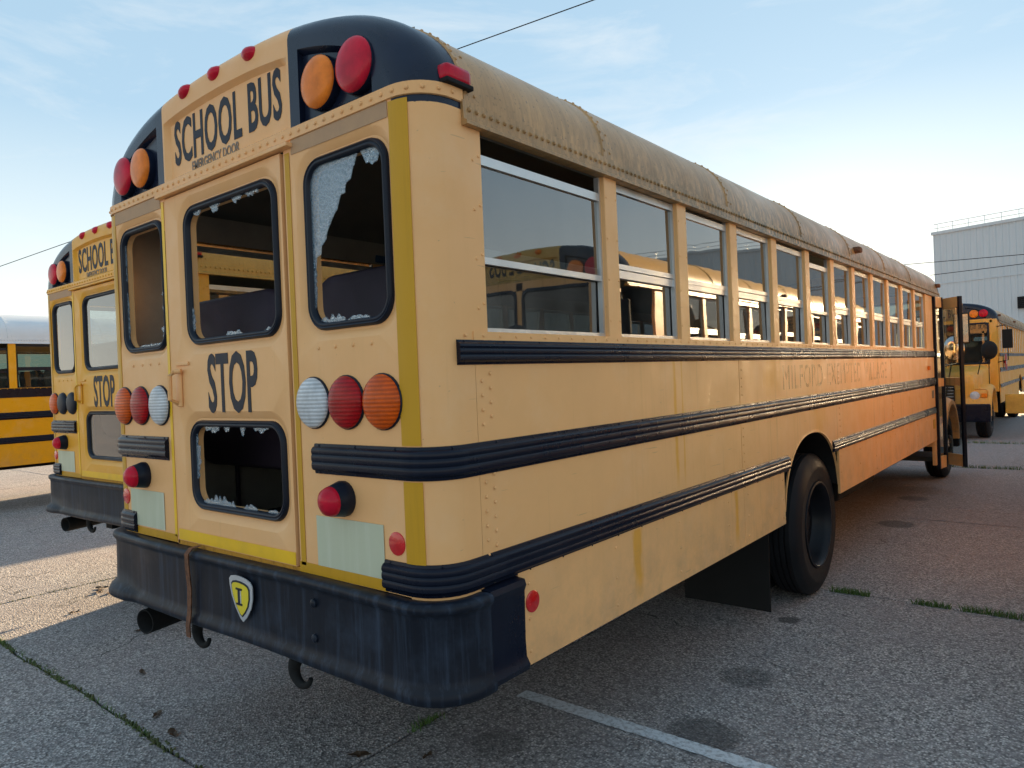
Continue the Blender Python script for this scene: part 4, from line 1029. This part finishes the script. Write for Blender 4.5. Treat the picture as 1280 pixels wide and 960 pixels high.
# moss and grass growing in the joints
def leafy(name, c0, c1):
    mm, t, b = mat(name); g = N(t, 'ShaderNodeNewGeometry')
    lk(t, mix(t, noise(t, g.outputs['Position'], 25, 3), c0, c1), b.inputs['Base Color']); b.inputs['Roughness'].default_value = .7; b.inputs['Subsurface Weight'].default_value = 0.0
    return mm
M['grass'] = leafy('grass_blades', (.05, .11, .015), (.11, .18, .04)); M['moss'] = leafy('joint_moss', (.045, .055, .016), (.09, .105, .03))
rg = random.Random(11)
mb = MB()
def blade(x, y, h, lean):
    a = rg.uniform(0, 6.28); wd = rg.uniform(.002, .004); dx, dy = math.cos(a), math.sin(a)
    lx, ly = rg.uniform(-lean, lean), rg.uniform(-lean, lean)
    p = mb.pts([(x-dx*wd, y-dy*wd, -.015), (x+dx*wd, y+dy*wd, -.015), (x+dx*wd*.7+lx*.5, y+dy*wd*.7+ly*.5, h*.6), (x-dx*wd*.7+lx*.5, y-dy*wd*.7+ly*.5, h*.6), (x+lx*1.3, y+ly*1.3, h)])
    mb.face((p[0], p[1], p[2], p[3])); mb.face((p[3], p[2], p[4]))
for xa, xb, yj, n, hh in ((1.20, 1.48, 4.315, 260, .055), (1.78, 2.02, 4.31, 170, .05), (2.08, 2.5, 4.31, 260, .06), (2.6, 3.4, 4.31, 160, .05), (.9, 3.0, 12.26, 700, .07), (.2, 2.0, 16.4, 400, .07),
                          (-3.5, -1.0, .03, 240, .022), (-.2, .4, 1.75, 0, .02), (-4.0, -3.3, .03, 150, .04)):
    for k in range(n):
        x = xa + (xb-xa)*rg.random()**.9; blade(x, yj + rg.gauss(0, .013), hh*rg.uniform(.4, 1.0), .03)
for k in range(90): blade(.10 + rg.gauss(0, .02), .95 + rg.gauss(0, .05), rg.uniform(.015, .04), .02)
tag(mb.build('grass', 'grass', fixn=False), 'green grass tufts sprouting from the slab joints', 'grass', kind='stuff')
mb = MB()
def moss_lump(x, y, r, h):
    n = 7; a = mb.pts([(x + r*math.cos(2*math.pi*k/n)*rg.uniform(.7, 1.2), y + r*.7*math.sin(2*math.pi*k/n)*rg.uniform(.7, 1.2), -.012) for k in range(n)])
    b_ = mb.pts([(x + r*.6*math.cos(2*math.pi*k/n), y + r*.42*math.sin(2*math.pi*k/n), h*rg.uniform(.5, 1)) for k in range(n)]); c = mb.pts([(x, y, h)])
    for k in range(n): j = (k+1) % n; mb.face((a[k], a[j], b_[j], b_[k])); mb.face((b_[k], b_[j], c[0]))
for k in range(900):
    x = -4.5 + 4.6*rg.random(); d = .5 + .5*math.sin(x*5.0) + .4*math.sin(x*13)
    if rg.random() < d*.8: moss_lump(x, .03 + rg.gauss(0, .012) + .010*math.sin(x*2.7+.03), rg.uniform(.006, .018), rg.uniform(.002, .012))
for k in range(180): 
    x = -9 + 4.4*rg.random(); moss_lump(-4.58 + rg.gauss(0, .01), .2 + 3*rg.random(), rg.uniform(.006, .014), .006)
tag(mb.build('moss', 'moss'), 'olive moss filling the slab joint behind the bumper', 'moss', kind='stuff')

# dead leaves and crumbs of dirt
M['leaf'] = leafy('dead_leaf_brown', (.035, .018, .008), (.085, .045, .02))
leaf_spots = [(.074, .538, .045), (-4.18, .99, .05), (-4.05, 1.05, .05), (-4.3, 1.06, .045), (-2.75, .74, .04), (-2.68, .80, .035), (-1.21, .16, .035), (-.92, .11, .04), (-1.9, .38, .03), (-.35, -.1, .03), (-3.7, .62, .035), (.35, .72, .025)]
for x, y, r in leaf_spots:
    mb = MB(); a = rg.uniform(0, 6.28); L_ = []
    n = 12
    for k in range(n):
        t_ = 2*math.pi*k/n; rr = r*(1 + .35*math.cos(2*t_) + .18*math.sin(5*t_)); px, py = rr*math.cos(t_), rr*.7*math.sin(t_)
        L_.append((x + px*math.cos(a) - py*math.sin(a), y + px*math.sin(a) + py*math.cos(a), .004 + .012*abs(math.sin(t_*1.5 + a))))
    p = mb.pts(L_); c = mb.pts([(x, y, .006)])
    for k in range(n): mb.face((p[k], p[(k+1) % n], c[0]))
    mb.v += []; o = mb.build('dead_leaf', 'leaf', loc=(x, y, 0)); tag(o, 'curled brown dead leaf lying on the concrete', 'leaf', 'dead leaves on the concrete')

# ------------------------------------------------------------------ warehouse
def siding():
    mm, t, b = mat('grey_metal_siding'); o = mapped(t)
    f = noise(t, mapped(t, (3, 3, .12)), 1.0, 4, .6); f2 = noise(t, o, .12, 3, .5)
    c = mix(t, rng(t, f, .3, .7, 0, 1), (.56, .58, .59), (.62, .64, .65)); c = mix(t, rng(t, f2, .4, .7, 0, .4), c, (.50, .51, .52))
    lk(t, c, b.inputs['Base Color']); b.inputs['Roughness'].default_value = .5; return mm
M['siding'] = siding()
A = Vector((-8.25, 75, 0)); dv = Vector((.970, -.243, 0)); nv = Vector((-.243, -.970, 0)); HB = 13.55; LW = 70.0
wh = empty('warehouse', A); tag(wh, 'tall grey corrugated metal warehouse behind the parked buses', 'building')
def wpart(mb, name, m_, **k):
    mb.v = [tuple(dv*x - nv*y + Vector((0, 0, z))) for x, y, z in mb.v]; return mb.build(name, m_, wh, **k)
pw = 1.0; npan = int(LW/pw)
pan = None
for k in range(npan):
    if pan is None:
        mb = MB(); prof_x = [0, .06, .10, .40, .44, .56, .60, .90, .94, 1.0]; prof_y = [0, 0, .045, .045, 0, 0, .045, .045, 0, 0]
        mb.loops([[(x, y, 0) for x, y in zip(prof_x, prof_y)], [(x, y, HB) for x, y in zip(prof_x, prof_y)]], closed=False)
        pan = wpart(mb, 'wall_panel', 'siding')
    else:
        c = pan.copy(); COL.objects.link(c); c.parent = wh; c.location = dv*(k*pw)
mb = MB(); mb.box(.02, LW, .06, 40, 0, HB-.05); wpart(mb, 'core', 'siding')
mb = MB(); mb.box(-.15, LW, -.10, .5, HB-.05, HB+.22); wpart(mb, 'parapet', 'siding')
mb = MB(); mb.box(-.08, LW, -.03, .06, 8.9, 8.98); wpart(mb, 'wall_trim', 'siding')
for z in (HB+.55, HB+.95):
    mb = MB(); mb.tube([(0, .2, z), (LW, .2, z)], .03, 6); wpart(mb, 'guard_rail', 'alu')
for k in range(0, 34):
    mb = MB(); mb.tube([(.3 + k*1.3, .2, HB+.15), (.3 + k*1.3, .2, HB+.97)], .025, 6); wpart(mb, 'rail_post', 'alu')
mb = MB(); mb.box(6.6, 9.2, -.25, .02, 6.0, 7.0); lv = wpart(mb, 'louvre', 'dark')
for k in range(6):
    mb = MB(); mb.box(6.65, 9.15, -.33, -.24, 6.05 + k*.16, 6.12 + k*.16); wpart(mb, 'louvre_slat', 'rim')

# ------------------------------------------------------------------ overhead wires
def pole(x, y, h):
    r = empty('utility_pole', (x, y, 0)); mb = MB(); mb.tube([(0, 0, -.3), (0, 0, h*.5), (0, 0, h)], [.17, .14, .11], 12); M.setdefault('wood', plain('pole_wood', (.10, .075, .05), .85)); mb.build('pole_shaft', 'wood', r, True)
    mb = MB(); mb.box(-1.1, 1.1, -.06, .06, h-.75, h-.62, .01); mb.build('crossarm', 'wood', r); return r
def wire(a, b, sag, r, label):
    mb = MB(); a, b = Vector(a), Vector(b); ps = []
    for k in range(41):
        t = k/40; p = a.lerp(b, t); p.z -= sag*4*t*(1-t); ps.append(p)
    mb.tube(ps, r, 6); o = mb.build('overhead_wire', 'dark', smooth=True); return tag(o, label, 'wire')
CAM = Vector((2.8496, -1.6031, 1.7843))
d1, d2 = Vector((-.6794, .7411, .4642)), Vector((-.5279, .8650, .5259)); d3, d4 = Vector((-1.1837, .3282, .1862)), Vector((-1.1088, .3894, .2160))
def along(p, q, t): return p + (q - p)*t
p1, p2 = CAM + d1*16, CAM + d2*14.2
wire(along(p1, p2, -4), along(p1, p2, 4), .0, .011, 'thin dark cable crossing the sky above the bus roof')
p1, p2 = CAM + d3*36, CAM + d4*34.5
wire(along(p1, p2, -4), along(p1, p2, 3.2), .0, .016, 'thin dark cable crossing the sky behind the bright yellow bus')
d5, d6 = Vector((-.1913, 1.1349, .1376)), Vector((-.0691, 1.2343, .1447))
p1, p2 = CAM + d5*46, CAM + d6*42
wire(along(p1, p2, -.6), along(p1, p2, 4), .0, .022, 'upper of two dark cables in front of the grey warehouse')
p1, p2 = CAM + d5*46 + Vector((1.0, 0, -.85)), CAM + d6*42 + Vector((0, 0, -.55))
wire(along(p1, p2, 0), along(p1, p2, 4), .0, .022, 'lower of two dark cables in front of the grey warehouse')

# ------------------------------------------------------------------ yellow barrier beam by the far bus
br = empty('barrier', (1.27, 18.6, 0)); tag(br, 'wide yellow steel barrier beam on posts beside the battered bus', 'barrier')
mb = MB(); mb.box(0, 4.2, -.06, .06, .50, .95, .012); mb.build('beam', 'olive', br)
for x in (.75, 2.9): mb = MB(); mb.box(x-.06, x+.06, .06, .16, 0, .92, .01); mb.build('post', 'olive', br)
